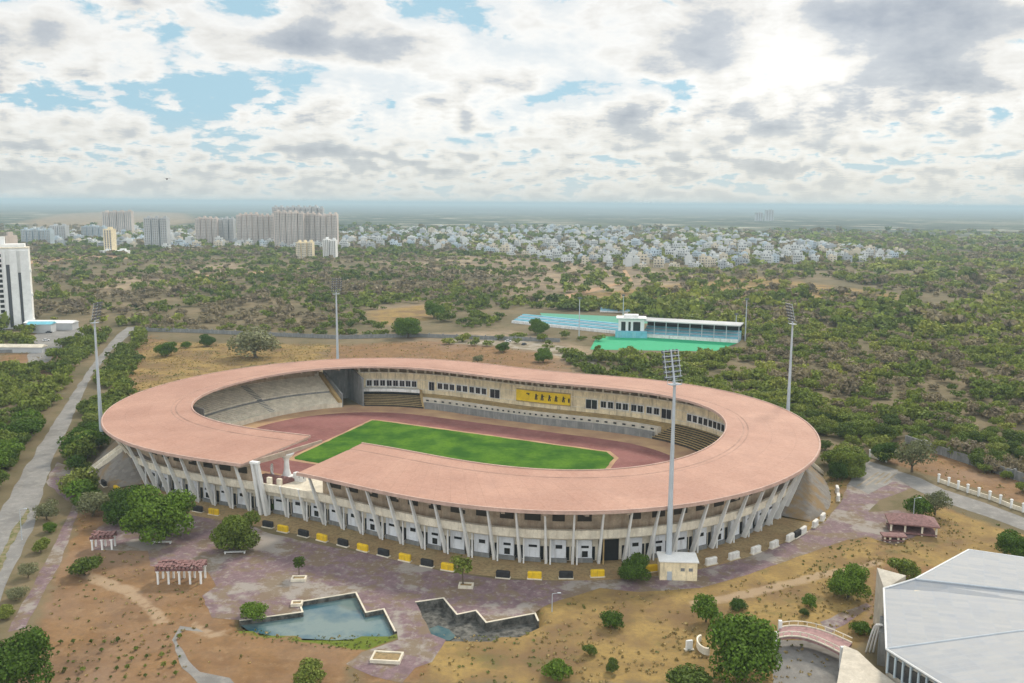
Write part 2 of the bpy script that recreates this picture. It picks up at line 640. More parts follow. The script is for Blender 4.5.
prof = [(0.0, 18.35), (0.11, 18.15), (0.19, 17.98), (0.206, 17.84), (0.240, 17.80), (0.256, 17.88), (0.5, 17.55), (0.75, 17.28), (1.0, 17.0), (1.0, 16.35), (0.5, 16.8), (0.0, 17.75)]
NR = 320
roof = MB()
pts, uvs = [], []
for i in range(NR + 1):
    s_ = i / NR
    for q, z in prof:
        ta, tb = cut_angle(GAPR, q), cut_angle(GAPL, q) + 2 * PI
        t = ta + (tb - ta) * s_
        pts.append(SP(t, q, z))
        uvs.append((s_ * 640, q * 31))
k = len(prof)
ftop, fedge, funder = [], [], []
fs, mi = [], []
for i in range(NR):
    for j in range(k):
        a, b = i * k + j, i * k + (j + 1) % k
        fs.append((a, a + k, b + k, b))
        mi.append(3 if j in (2, 4) else 0 if j < 8 else (2 if j in (9, 10) else 1))
fs += [tuple(range(k)), tuple(range(NR * k, NR * k + k))[::-1]]
mi += [1, 1]
roof.v, roof.f, roof.mi = pts, fs, mi
ro = spart("roof", roof, [M["roof_pink"], M["roof_edge"], M["roof_under"], M["roof_gutter"]])
uvl = ro.data.uv_layers.new(name="UVMap")
for lp in ro.data.loops:
    uvl.data[lp.index].uv = uvs[lp.vertex_index]
# seam strip and rim rail along the inner edge
rail = MB()
for q, zz in ((0.012, 18.36), (0.988, 17.03)):
    ta, tb = cut_angle(GAPR, q), cut_angle(GAPL, q) + 2 * PI
    qring(rail, ta, tb, [(q - .006, zz - .02), (q - .006, zz + .22), (q + .006, zz + .22), (q + .006, zz - .02)], R(1.2))
spart("roof_rim", rail, M["roof_edge"], ro)

# the roof's radial beams and posts seen under it
d2r = R


def steps(q0, q1, z0, z1, n, base=0.0):
    """Closed stepped profile: benches rising outward."""
    p = [(q0, base)]
    for i in range(n):
        za = z0 + (z1 - z0) * (i + 1) / n
        qa, qb = q0 + (q1 - q0) * i / n, q0 + (q1 - q0) * (i + 1) / n
        p += [(qa, za), (qb, za)]
    p.append((q1, base))
    return p


def bench_section(t0, t1, label, q1=0.33, z1=5.4, n=9):
    """Brown bench tiers: risers and treads told apart by material."""
    mb = MB()
    for i in range(n):
        qa, qb = q1 * i / n, q1 * (i + 1) / n
        za = 0.5 + (z1 - .5) * (i + 1) / n
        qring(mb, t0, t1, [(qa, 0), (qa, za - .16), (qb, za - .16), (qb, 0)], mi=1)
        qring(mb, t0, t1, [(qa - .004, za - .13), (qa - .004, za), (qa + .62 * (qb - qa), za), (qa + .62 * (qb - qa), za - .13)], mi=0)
    return spart("bench_tier", mb, [M["bench_brown"], M["riser_dark"]], label=label)


def T_far(px, q=0.0, z=0.5): return theta_at_px(px, q, z, R(0), R(182))


tA, tB = T_far(345), T_far(364)          # dark gate in the far left
tC, tD = T_far(424), T_far(652)          # grandstand with the press row
tE = T_far(712, 0.02, 1)
tLE = R(197)

# grey concrete stand, two tiers, from the far left gate round to the left end
def grey_stand(t0, t1, label=None):
    mb = MB()
    qring(mb, t0, t1, steps(0.0, 0.315, 1.2, 5.2, 9))
    qring(mb, t0, t1, steps(0.335, 0.71, 6.2, 11.3, 11))
    o = spart("concrete_stand", mb, M["concrete"], label=label)
    md = MB()
    qring(md, t0, t1, [(0.3155, 0), (0.3155, 5.75), (0.334, 5.75), (0.334, 0)])
    spart("tier_wall", md, M["concrete_dark"], o)
    wl = MB()
    qring(wl, t0, t1, [(0.712, 0), (0.712, 12.2), (0.73, 12.2), (0.73, 0)])
    spart("parapet", wl, M["cream_pale"], o)
    bk = MB()
    qring(bk, t0, t1, [(0.86, 9), (0.86, 16.6), (0.88, 16.6), (0.88, 9)])
    spart("back_wall", bk, M["brown_wall"], o)
    st = MB()
    for f_ in ([0.42] if t1 - t0 < R(60) else [0.2, 0.45, 0.7]):
        tt = t0 + (t1 - t0) * f_
        for q0, q1, z0, z1 in ((0.0, 0.315, 1.25, 5.3), (0.335, 0.71, 6.3, 11.45)):
            a, b = SP(tt, q0, z0), SP(tt, q1, z1)
            w = 0.013
            st.hexa([SP(tt - w, q0, z0 - 1), SP(tt + w, q0, z0 - 1), SP(tt + w, q1, z1 - 1), SP(tt - w, q1, z1 - 1)],
                    [SP(tt - w, q0, z0 + .12), SP(tt + w, q0, z0 + .12), SP(tt + w, q1, z1 + .12), SP(tt - w, q1, z1 + .12)])
    spart("stair", st, M["concrete_dark"], o)
    rl = MB()
    qring(rl, t0, t1, [(-.012, 0), (-.012, 2.1), (-.004, 2.1), (-.004, 0)])
    spart("front_wall", rl, M["concrete"], o)
    return o


grey_stand(tA + R(.8), tLE, "grey two-tier concrete stand with a dark stair")
# gates: dark tunnels with end walls
for a, b in ((tB, tA + R(.8)), (tLE, tLE + R(7))):
    mb = MB()
    qring(mb, a, b, [(0.62, 0), (0.62, 16.4), (0.66, 16.4), (0.66, 0)])
    qring(mb, a, a + R(.35), [(0.0, 0), (0.0, 13), (0.6, 16), (0.6, 0)])
    qring(mb, b - R(.35), b, [(0.0, 0), (0.0, 6), (0.6, 13), (0.6, 0)])
    spart("gate_tunnel", mb, M["concrete_dark"])
wl = MB()
qring(wl, tLE - R(.2), tLE + R(.25), [(0.0, 0), (0.0, 6.4), (0.3, 11), (0.72, 14.5), (0.72, 0)])
spart("stand_end_wall", wl, M["cream_pale"])
wl = MB()
qring(wl, tA + R(.7), tA + R(1.5), [(0.0, 0), (0.0, 3.2), (0.7, 13.0), (0.7, 0)])
spart("stand_end_wall", wl, M["ochre"])

# brown bench sections and the grandstand between them
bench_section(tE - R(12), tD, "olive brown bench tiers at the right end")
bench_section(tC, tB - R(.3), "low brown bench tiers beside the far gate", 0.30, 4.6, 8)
gs = MB()
qring(gs, tD, tC, [(0.0, 0), (0.0, 2.9), (0.03, 2.9), (0.03, 0)])
spart("grandstand_wall", gs, M["concrete_dark"], label="dark grey front wall of the grandstand")
gb = MB()
for i in range(6):
    za = 3.0 + .35 * i
    qring(gb, tD, tC, [(.115 + .036 * i, 0), (.115 + .036 * i, za), (.151 + .036 * i, za), (.151 + .036 * i, 0)])
spart("bench_tier", gb, M["bench_brown"])
pr = MB()
qring(pr, tD, tC, [(0.06, 0), (0.06, 4.3), (0.115, 4.7), (0.115, 0)])
prow = spart("press_balcony", pr, M["hall_cream"], label="white balcony row with dark openings")
n_open = 34
for i in range(n_open):
    t = tD + (tC - tD) * (i + .5) / n_open
    w = MB()
    qring(w, t - R(.42), t + R(.42), [(0.0575, 3.35), (0.0575, 4.0), (0.0605, 4.0), (0.0605, 3.35)], R(5))
    spart("balcony_opening", w, M["dark"], prow)
# stair flank beside the left bench section
wl = MB()
qring(wl, tC - R(.3), tC + R(.5), [(0.0, 0), (0.0, 1.4), (0.33, 6.4), (0.33, 0)])
spart("stair_flank", wl, M["ochre"])

# cream inner wall with its window rows, from the right end to the far gate
mb = MB()
qring(mb, tE - R(20), tB - R(.2), [(0.335, 4.8), (0.335, 13.6), (0.36, 13.6), (0.36, 4.8)])
inner_wall = spart("inner_wall", mb, M["cream"], label="long cream wall above the far benches")
mb = MB()
for za, zb, qq in ((13.6, 14.1, .327), (10.9, 11.2, .330), (6.6, 6.9, .328)):
    qring(mb, tE - R(20), tB - R(.2), [(qq, za), (qq, zb), (.35, zb), (.35, za)])
spart("wall_ledge", mb, M["cream_pale"], inner_wall)
# projecting ledge / balcony over the left bench section
mb = MB()
qring(mb, tC + R(.6), tB - R(.2), [(0.21, 5.6), (0.21, 6.9), (0.34, 6.9), (0.34, 5.6)])
spart("ledge_balcony", mb, M["white_wall"], inner_wall)
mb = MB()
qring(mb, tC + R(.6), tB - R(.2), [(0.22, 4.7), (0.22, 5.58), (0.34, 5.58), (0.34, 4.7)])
spart("shade_block", mb, M["dark"], inner_wall)  # dark solid stands in for the shade under the ledge
mb = MB()
qring(mb, tE - R(24), tB, [(0.62, 9), (0.62, 16.6), (0.64, 16.6), (0.64, 9)])
spart("back_wall", mb, M["brown_wall"])


def wall_window(px, w=2.3, z0=7.6, z1=10.2, name="window", fr=0.42, pane="dark"):
    t = theta_at_px(px, .335, 9, R(5), R(160))
    p = SP(t, .333, (z0 + z1) / 2)
    a = STAN(t, .335)
    mb = MB()
    mb.box((p.x, p.y, p.z), (w + 2 * fr, .34, z1 - z0 + 2 * fr), a)
    o = spart(name, mb, M["white_wall"], inner_wall)
    g = MB()
    n = SP(t, .325, p.z)
    for s in (-1, 1):
        off = Vector((math.cos(a), math.sin(a), 0)) * (w * .255 * s)
        q = SP(t, .3268, p.z) + off
        g.box((q.x, q.y, q.z), (w * .46, .12, z1 - z0), a)
    spart("pane", g, M["window_glass"], o)
    return o


for px in [369, 376, 382.5, 389, 395.5, 402, 408, 414]:
    wall_window(px)
for px in [440, 446, 452, 459, 465, 472, 478, 484]:
    wall_window(px)
for px in [604, 611, 619, 626, 634.5, 641, 650, 657]:
    wall_window(px)
for px in [690, 695.6, 701, 706, 711, 715.5, 719.5, 723.5]:
    wall_window(px, 2.0)
for px, w in ((431.5, 2.6), (495, 5), (592, 5), (667, 4.5)):
    wall_window(px, w, 6.6, 10.4, "doorway", .25)

# posts and beams under the roof
for i in range(64):
    t = R(18) + i * R(2.45)
    p, q = SP(t, .352, 13.6), SP(t, .352, 17.2)
    if tB - R(1) < t < tA + R(1) or t > tLE:
        continue
    mb = MB()
    zz = 12.2 if t > tA else 13.6
    qq = .72 if t > tA else .35
    p = SP(t, qq, (zz + 17.0) / 2)
    mb.box((p.x, p.y, p.z), (.8 if t < tA else 1.5, .5, 17.0 - zz), STAN(t, .35))
    spart("roof_post", mb, M["cream_pale"])
for i in range(72):
    t = R(i * 5 + 2.5)
    u = RO(t) * math.cos(t)
    if math.sin(t) < 0 and GAPL - 2 < u < GAPR + 2:
        continue
    mb = MB()
    a, b = [], []
    w = .004
    prof_b = [(0.03, 16.9), (0.03, 17.7), (0.97, 16.4), (0.97, 15.5), (.6, 15.3)]
    qring(mb, t - w, t + w, prof_b, 1)
    spart("roof_beam", mb, M["roof_under"])

# near side stands, seen only through the entrance cut and from aside
tG0, tG1 = cut_angle(GAPL, .5), cut_angle(GAPR, .5)
for a, b in ((tLE + R(7) - 2 * PI, tG0 - R(1.5)), (tG1 + R(1.5), tE - R(12.5))):
    mb = MB()
    qring(mb, a, b, steps(0.10, 0.56, 1.2, 8.2, 15))
    o = spart("concrete_stand", mb, M["concrete"])
    mb = MB()
    qring(mb, a, b, [(.085, 0), (.085, 2.0), (.095, 2.0), (.095, 0)])
    spart("front_wall", mb, M["concrete"], o)
mb = MB()
qring(mb, tG0 - R(1.4), tG0 + R(3.2), steps(0.05, .62, 3.0, 10.5, 12))
spart("bench_tier", mb, M["tile_maroon"], label="maroon steps beside the entrance gap")
mb = MB()
qring(mb, tG0 - R(1), tG1 + R(1), [(0.25, 6.5), (0.25, 7.8), (.797, 7.8), (.797, 6.5)])
spart("entrance_deck", mb, M["concrete"])

# outer facade: parapet band, deck, ground-storey wall
TW0, TW1 = R(-131), R(-6)
band = MB()
qring(band, TW0, TW1, [(0.80, 7.9), (0.835, 8.0), (0.845, 10.3), (0.815, 10.3)])
spart("parapet_band", band, M["cream_pale"], label="cream parapet band between the leaning columns")
mb = MB()
qring(mb, TW0, TW1, [(0.70, 7.3), (0.70, 7.88), (.798, 7.88), (.798, 7.3)])
spart("concourse_deck", mb, M["concrete"])
mb = MB()
for a, b in ((TW0, tG0 - R(1.4)), (tG1 + R(1.4), TW1)):
    qring(mb, a, b, [(0.70, 7.9), (0.70, 16.4), (.715, 16.4), (.715, 7.9)])
spart("upper_back_wall", mb, M["brown_wall"])
gw = MB()
qring(gw, TW0, TW1, [(0.675, 0), (0.675, 7.2), (.70, 7.2), (.70, 0)])
gwall = spart("ground_wall", gw, M["cream_pale"])
# bays
ts = [TW0]
while ts[-1] < TW1:
    t = ts[-1]
    sp = (SP(t + .01, .62) - SP(t, .62)).length / .01
    ts.append(t + 6.55 / sp)
ent = theta_at_px(602, .72, 3, R(-90), R(-20))
for i, t in enumerate(ts):
    # leaning fin column
    a = STAN(t, .62)
    tv = Vector((math.cos(a), math.sin(a), 0))
    ov = Vector((tv.y, -tv.x, 0))
    if (SP(t, 1) - SP(t, .5)).dot(ov) < 0:
        ov = -ov
    gapcol = cut_angle(GAPL, .95) < t < cut_angle(GAPR, .95)
    b0 = SP(t, .745, 0)
    w_n = (SP(t, 1) - SP(t, 0)).dot(ov)          # ring width along the normal
    tp = b0 + ov * (w_n * (.10 if gapcol else .205)) + Vector((0, 0, 10.4 if gapcol else 16.3))
    mid = b0.lerp(tp, .5)
    mb = MB()
    sec = lambda c, w, d: [c - tv * w - ov * d, c + tv * w - ov * d, c + tv * w + ov * d, c - tv * w + ov * d]
    mb.hexa(sec(b0, .33, .8), sec(mid, .29, .6))
    mb.hexa(sec(mid + Vector((0, 0, .01)), .27, .57), sec(tp, .21, .32))
    spart("column", mb, M["white_clean"])
    if i == len(ts) - 1:
        continue
    tm = (t + ts[i + 1]) / 2
    am = STAN(tm, .62)
    mb = MB()
    p = b0 + ov * (w_n * .035) + tv * 1.1 + Vector((0, 0, 3.7))
    mb.box((p.x, p.y, p.z), (.34, .34, 7.4), a)
    spart("post", mb, M["ochre"] if abs(tm - ent) < R(1.5) else M["white_clean"])
    if abs(tm - ent) < R(1.1):
        mb = MB()
        p = SP(tm, .704, 3.4)
        mb.box((p.x, p.y, p.z), (5.4, .25, 6.6), am)
        spart("entrance_opening", mb, M["dark"])
        continue
    mb = MB()
    p = SP(tm, .718, 3.95)
    mb.box((p.x, p.y, p.z), (4.1, .9, 4.9), am, bev=.06)
    pn = spart("panel", mb, M["panel_white"])
    mb = MB()
    p = SP(tm, .734, 4.55)
    w = 1.7 + .5 * ((i * 7) % 3) / 2
    mb.box((p.x, p.y, p.z), (w, .12, .62 + .35 * ((i * 5) % 3 == 0)), am)
    if i % 3 == 1:
        p = SP(tm, .734, 2.6)
        mb.box((p.x, p.y, p.z), (1.5, .12, 1.6), am)
    spart("louvre", mb, M["window_glass"], pn)
    mb = MB()
    p = SP(tm, .723, .72)
    mb.box((p.x, p.y, p.z), (4.5, 1.1, 1.44), am)
    spart("plinth", mb, M["concrete_dark"], pn)
    if not (tG0 - R(1.4) < tm < tG1 + R(1.4)):
        mb = MB()
        p = SP(tm, .719, 12.3)
        mb.box((p.x, p.y, p.z), (3.2 + (i % 3) * .5, .14, 2.0), am)
        spart("upper_opening", mb, M["riser_dark"])
    for sgn in (-1, 1):
        mb = MB()
        p = SP(tm + sgn * (ts[i + 1] - t) * .40, .7035, 2.4)
        mb.box((p.x, p.y, p.z), (.85, .16, 3.6), am)
        spart("side_opening", mb, M["dark"], gwall)

# stone banks that close both ends of the outer facade
for a, b in ((TW1 + R(.6), R(62)), (R(-206), TW0 - R(.6))):
    mb = MB()
    nb_ = 60
    rows = []
    for i in range(nb_ + 1):
        t = a + (b - a) * i / nb_
        e_ = min(t - a, b - t) / R(7)
        k_ = max(0.02, min(1, e_)) ** .8
        rows.append([SP(t, 1.13 - .10 * (1 - k_), 0.0), SP(t, .99 + .05 * (1 - k_), 3.6 * k_), SP(t, .80, 8.6 * k_), SP(t, .70, 9.0 * k_), SP(t, .6, 9.0 * k_), SP(t, .6, -.2)])
    pts = [p_ for r_ in rows for p_ in r_]
    mb.faces(pts, [(i * 6 + j, (i + 1) * 6 + j, (i + 1) * 6 + j + 1, i * 6 + j + 1) for i in range(nb_) for j in range(5)])
    spart("stone_bank", mb, M["stone_bank"])
    mb = MB()
    qring(mb, a, b, [(0.68, 9), (0.68, 16.5), (.70, 16.5), (.70, 9)])
    spart("upper_back_wall", mb, M["brown_wall"])
    n = int((b - a) / R(3.2))
    for i in range(n + 1):
        t = a + (b - a) * i / n
        mb = MB()
        a0, a1 = SP(t, .80, 8.2), SP(t, .95, 16.3)
        mb.tube(a0, a1, .34, .28, 6)
        spart("bank_strut", mb, M["cream_pale"])
# bank stairs with ochre side walls
for px, y, hw in ((101, 462, R(1.0)), (829, 462, R(.9))):
    p = G(px, y, 4.0)
    v = p - SC
    uu, vv = v.x * cA + v.y * sA, -v.x * sA + v.y * cA
    t = math.atan2(vv, uu)
    mb = MB()
    for s in (-1, 1):
        tt = t + s * hw
        w = .0028
        mb.hexa([SP(tt - w, 1.16, 0), SP(tt + w, 1.16, 0), SP(tt + w, .82, 7.5), SP(tt - w, .82, 7.5)],
                [SP(tt - w, 1.16, 1.1), SP(tt + w, 1.16, 1.1), SP(tt + w, .82, 9.5), SP(tt - w, .82, 9.5)])
    o = spart("stair_wall", mb, M["cream_pale"])
    mb = MB()
    for i in range(16):
        f0, f1 = i / 16, (i + 1) / 16
        qa, qb, zz = 1.14 - .33 * f0, 1.14 - .33 * f1, .3 + 8.3 * f1
        w = hw - .004
        mb.hexa([SP(t - w, qa, zz - 1), SP(t + w, qa, zz - 1), SP(t + w, qb, zz - 1), SP(t - w, qb, zz - 1)],
                [SP(t - w, qa, zz), SP(t + w, qa, zz), SP(t + w, qb, zz), SP(t - w, qb, zz)])
    spart("stair", mb, M["concrete"], o)

# white pier and cauldron pylon in the entrance gap
tp = cut_angle(GAPL + 2.6, .8)
b0 = SP(tp, .80, 0)
a = STAN(tp, .8)
tv = Vector((math.cos(a), math.sin(a), 0))
ov = Vector((tv.y, -tv.x, 0))
t0_ = b0 + ov * 3.6 + Vector((0, 0, 17.0))
mb = MB()
for s in (-1, 1):
    c0, c1 = b0 + tv * s * .95, t0_ + tv * s * .75
    mb.hexa([c0 - tv * .45 - ov * .8, c0 + tv * .45 - ov * .8, c0 + tv * .45 + ov * .8, c0 - tv * .45 + ov * .8], [c1 - tv * .45 - ov * .6, c1 + tv * .45 - ov * .6, c1 + tv * .45 + ov * .6, c1 - tv * .45 + ov * .6])
c1 = t0_
mb.box((c1.x, c1.y, c1.z + .3), (2.8, 1.4, .6), a)
spart("entrance_pier", mb, M["white_clean"], label="tall white twin pier at the entrance gap")
cp = G(287, 478, 7.8)
mb = MB()
mb.lathe((cp.x, cp.y, 7.8), [(2.0, 0), (2.0, .8), (1.4, 1.0), (.85, 3.0), (.75, 5.4), (.9, 6.3), (2.0, 7.3), (2.5, 7.9), (2.5, 8.2), (2.1, 8.2), (.5, 7.6)], 20)
cauldron = spart("cauldron_pylon", mb, M["white_clean"], smooth=False, label="white flared torch pylon in the roof gap")
mb = MB()
for i in range(14):
    an0, an1 = PI * (.95 + .6 * i / 14), PI * (.95 + .6 * (i + 1) / 14)
    zz = 9.2 + 3.0 * (1 - i / 14) ** 2
    ps = [Vector((cp.x + rr * math.cos(an), cp.y + rr * math.sin(an), 0)) for an in (an0, an1) for rr in (4.4, 4.9)]
    lo = [ps[0], ps[1], ps[3], ps[2]]
    mb.hexa([(p.x, p.y, 7.8) for p in lo], [(p.x, p.y, zz) for p in lo])
spart("curved_screen", mb, M["white_clean"])
for px, py in ((297.5, 480), (302, 480.5)):
    p = G(px, py, 8)
    mb = MB()
    mb.box((p.x, p.y, 9.1), (2.2, 1.6, 2.6), SA, bev=.1)
    o = spart("ticket_booth", mb, M["white_clean"])
    mb = MB()
    mb.box((p.x + .35, p.y - .85, 9.4), (1.0, .16, 1.0), SA)
    spart("booth_opening", mb, M["dark"], o)
tg = cut_angle(-10, .62)
for dt in (-.03, .012):
    p = SP(tg + dt, .79, 10.2)
    mb = MB()
    mb.box((p.x, p.y, 11.0), (1.5, 1.0, 2.0), STAN(tg, .7), bev=.1)
    spart("parapet_pillar", mb, M["cream_pale"])

# yellow scoreboard-like sign with dark figures on the cream wall
t0, t1 = theta_at_px(516.5, .33, 9, R(5), R(160)), theta_at_px(570.5, .33, 9, R(5), R(160))
mb = MB()
qring(mb, t1, t0, [(0.318, 6.9), (0.318, 12.1), (.330, 12.1), (.330, 6.9)])
sign = spart("yellow_sign", mb, M["yellow_sign"], label="long yellow signboard with dark emblems")
mb = MB()
for za, zb in ((11.9, 12.25), (6.75, 7.1)):
    qring(mb, t1, t0, [(0.313, za), (0.313, zb), (.331, zb), (.331, za)])
spart("sign_frame", mb, M["ochre"], sign)


def emblem(px, zc, parts):
    t = theta_at_px(px, .316, 9, R(5), R(160))
    a = STAN(t, .33)
    mb = MB()
    for dx, dz, w, h in parts:
        p = SP(t, .3155, zc + dz)
        p += Vector((math.cos(a), math.sin(a), 0)) * -dx
        n = 8
        tv = Vector((math.cos(a), math.sin(a), 0))
        nv = (SP(t, .3) - SP(t, .33)).normalized()
        lo = [p + tv * (w / 2 * math.cos(2 * PI * j / n)) + Vector((0, 0, h / 2 * math.sin(2 * PI * j / n))) for j in range(n)]
        mb.hexa(lo, [q + nv * .12 for q in lo])
    spart("emblem", mb, M["riser_dark"], sign)


FIG = [(0, 1.0, .7, .7), (0, .2, .9, 1.3), (-.35, -.8, .55, 1.2), (.4, -.8, .55, 1.2), (.6, .5, .9, .35)]
for px, k in ((536, 1), (542, 1.05), (549.5, 1), (556, 1.0), (563.5, .95)):
    emblem(px, 9.5, [(x * k, z * k, w * k, h * k) for x, z, w, h in FIG])
emblem(528, 10.6, [(0, 0, 1.8, .45), (.3, -.5, .9, .35)])
emblem(569, 9.2, [(0, 0, .7, 2.2)])

# ------------------------------------------------------------------ field, track and aprons
gc = [SL(-56.5, 29.6), SL(-54, 30.4), SL(50, 30.6), SL(55.5, 24), SL(60, -10), SL(60, -31), SL(-46.5, -32.2), SL(-48.5, -30)]
field_z = .10
sheet("playing_field", [(p.x, p.y) for p in gc], field_z, M["pitch_grass"], step=3, jit=.25)
edge = [SL(-58, 31), SL(-54, 32), SL(51, 32), SL(57, 25), SL(62, -10), SL(62, -33), SL(-47.5, -34), SL(-50, -31)]
sheet("field_edge", [(p.x, p.y) for p in edge], .085, M["sand_apron"], step=4, jit=.3)


def oval(a, r, n=40):
    pts = []
    for i in range(n + 1):
        an = -PI / 2 + PI * i / n
        pts.append((a + r * math.cos(an), r * math.sin(an)))
    for i in range(n + 1):
        an = PI / 2 + PI * i / n
        pts.append((-a + r * math.cos(an), r * math.sin(an)))
    return [SL(u, v - .5) for u, v in pts]


sheet("running_track", [(p.x, p.y) for p in oval(43, 48)], .07, M["track_maroon"])
for rr_ in (39.0, 44.0):
    po, pi_ = oval(43, rr_ + .07), oval(43, rr_ - .07)
    mb = MB()
    for i in range(len(po)):
        j = (i + 1) % len(po)
        mb.quad([(q_.x, q_.y, .076) for q_ in (po[i], po[j], pi_[j], pi_[i])])
    o = mb.build("lane_line", M["tile_maroon"])
    tag(o, kind="structure")
apr = [SP(2 * PI * i / 120, .12) for i in range(120)]
sheet("track_apron", [(p.x, p.y) for p in apr], .05, M["sand_apron"])


# ------------------------------------------------------------------ ground
pond_a_px = [(240.3, 621), (302.5, 612.5), (299, 602.5), (355.9, 593), (366, 613), (383.8, 609.5), (395.5, 632.5), (334, 636), (283.5, 633.6), (250.5, 627.8)]
pond_b_px = [(416, 602.5), (443.5, 598.5), (457, 615), (476, 611), (486.3, 623), (535, 613.8), (538.5, 622), (518, 631), (482, 635), (431.7, 633)]
pond_a, pond_b = wpoly(pond_a_px), wpoly(pond_b_px)


def wp2(pts):
    return [(p.x, p.y) for p in wpoly(pts)]


ZONES = {
    # golden dry grass
    "dry": [wp2([(128, 396), (146, 342), (225, 343), (330, 345), (325, 360), (250, 366)]),
            wp2([(420, 683), (432, 640), (520, 625), (540, 605), (600, 583), (700, 578), (850, 530), (880, 540), (868, 640), (780, 683)]),
            wp2([(930, 505), (1040, 540), (1040, 580), (870, 560), (900, 530)]),
            wp2([(565, 296), (760, 276), (905, 296), (880, 304), (640, 300)]),
            wp2([(365, 312), (430, 304), (440, 318), (380, 326)]),
            wp2([(835, 470), (860, 470), (830, 520), (790, 540), (740, 560), (720, 556), (800, 515)])],
    # bare brown earth
    "soil": [wp2([(28, 640), (60, 570), (80, 510), (110, 500), (105, 540), (160, 555), (215, 570), (235, 610), (240, 625), (330, 640), (400, 640), (345, 662), (350, 683), (0, 720)]),
             wp2([(350, 683), (370, 660), (430, 635), (440, 683)]),
             wp2([(120, 398), (122, 360), (150, 335), (170, 345), (145, 400)]),
             wp2([(0, 352), (60, 354), (58, 376), (0, 378)]),
             wp2([(325, 362), (320, 346), (430, 341), (480, 345), (550, 354), (575, 374), (400, 359)]),
             wp2([(870, 545), (940, 505), (1030, 545), (1030, 600), (860, 640)]),
             wp2([(640, 683), (700, 600), (830, 600), (870, 640), (780, 650)]),
             wp2([(880, 460), (1030, 505), (1030, 480), (900, 440)])],
    # far pale tan clearings
    "tan": [wp2([(500, 283), (525, 262), (600, 262), (660, 272), (790, 284), (915, 297), (880, 303), (700, 292), (560, 292), (505, 296)]),
            wp2([(370, 262), (500, 254), (560, 268), (500, 276)]),
            wp2([(95, 283), (110, 276), (180, 276), (175, 288), (100, 291)]),
            wp2([(20, 222), (60, 214), (120, 211), (185, 213), (200, 222), (140, 228), (40, 230)]),
            wp2([(370, 307), (430, 303), (450, 312), (380, 328)]),
            wp2([(400, 335), (510, 330), (545, 338), (600, 350), (570, 366), (470, 350), (400, 345)]),
            wp2([(160, 271), (230, 262), (260, 268), (200, 278)])],
    # trodden trails
    "trail": [wp2([(80, 566), (105, 578), (130, 586), (152, 602), (168, 622), (158, 624), (138, 604), (118, 592), (92, 584), (76, 574)]),
              wp2([(195, 622), (215, 632), (235, 628), (230, 634), (210, 638), (192, 630)]),
              wp2([(690, 600), (740, 592), (820, 572), (880, 560), (880, 565), (820, 579), (740, 600), (690, 608)])],
    # mown green by the pond
    "lawn": [wp2([(232, 624), (250, 629), (285, 635), (335, 637.5), (396, 634), (402, 638), (365, 650), (330, 645), (280, 640), (235, 632)])],
}
# tensor grid: fine near, coarse to the horizon
fx = np.arange(-270, 250.1, 2.0)
fy = np.arange(140, 560.1, 2.0)
gx = np.concatenate([-np.geomspace(272, 45000, 70)[::-1], fx, np.geomspace(252, 45000, 70)])
gy = np.concatenate([[-45000, -20000, -5000, -800, -100, 60, 110], fy, np.geomspace(562, 60000, 150)])
X, Y = np.meshgrid(gx, gy)
Z = np.zeros_like(X)
for pa, dep, off in ((pond_a, -2.2, .6), (pond_b, -2.6, 1.7)):
    sd = poly_sdf(X, Y, [(p.x, p.y) for p in pa])
    Z = np.where(sd < off, dep, Z)
masks = {}
for nm, polys in ZONES.items():
    mk = np.zeros_like(X)
    for pl in polys:
        dist = np.mean([p[1] for p in pl])
        wd = 5.0 if dist < 500 else dist * .035
        if nm in ("lawn", "trail"):
            wd = 2.0
        sd = poly_sdf(X, Y, pl)
        mk = np.maximum(mk, np.clip(.5 - sd / (2 * wd), 0, 1))
    masks[nm] = mk
me = bpy.data.meshes.new("ground")
ny, nx = X.shape
me.vertices.add(nx * ny)
me.vertices.foreach_set("co", np.stack([X, Y, Z], -1).astype(np.float32).ravel())
ii = (np.arange(ny - 1)[:, None] * nx + np.arange(nx - 1)[None]).ravel()
q = np.stack([ii, ii + 1, ii + nx + 1, ii + nx], 1).astype(np.int32)
me.loops.add(q.size)
me.loops.foreach_set("vertex_index", q.ravel())
me.polygons.add(len(q))
me.polygons.foreach_set("loop_start", np.arange(0, q.size, 4, dtype=np.int32))
me.polygons.foreach_set("loop_total", np.full(len(q), 4, dtype=np.int32))
for nm, mk in masks.items():
    at = me.attributes.new(nm, "FLOAT", "POINT")
    at.data.foreach_set("value", mk.astype(np.float32).ravel())

t = NT("ground_earth")
P = t.n("NewGeometry").outputs["Position"]
big = t.noise(0.0016, 6, 0.6)
n1 = t.noise(0.016, 6, 0.62)
n2 = t.noise(0.11, 6, 0.65)
n3 = t.noise(0.8, 5, 0.7)
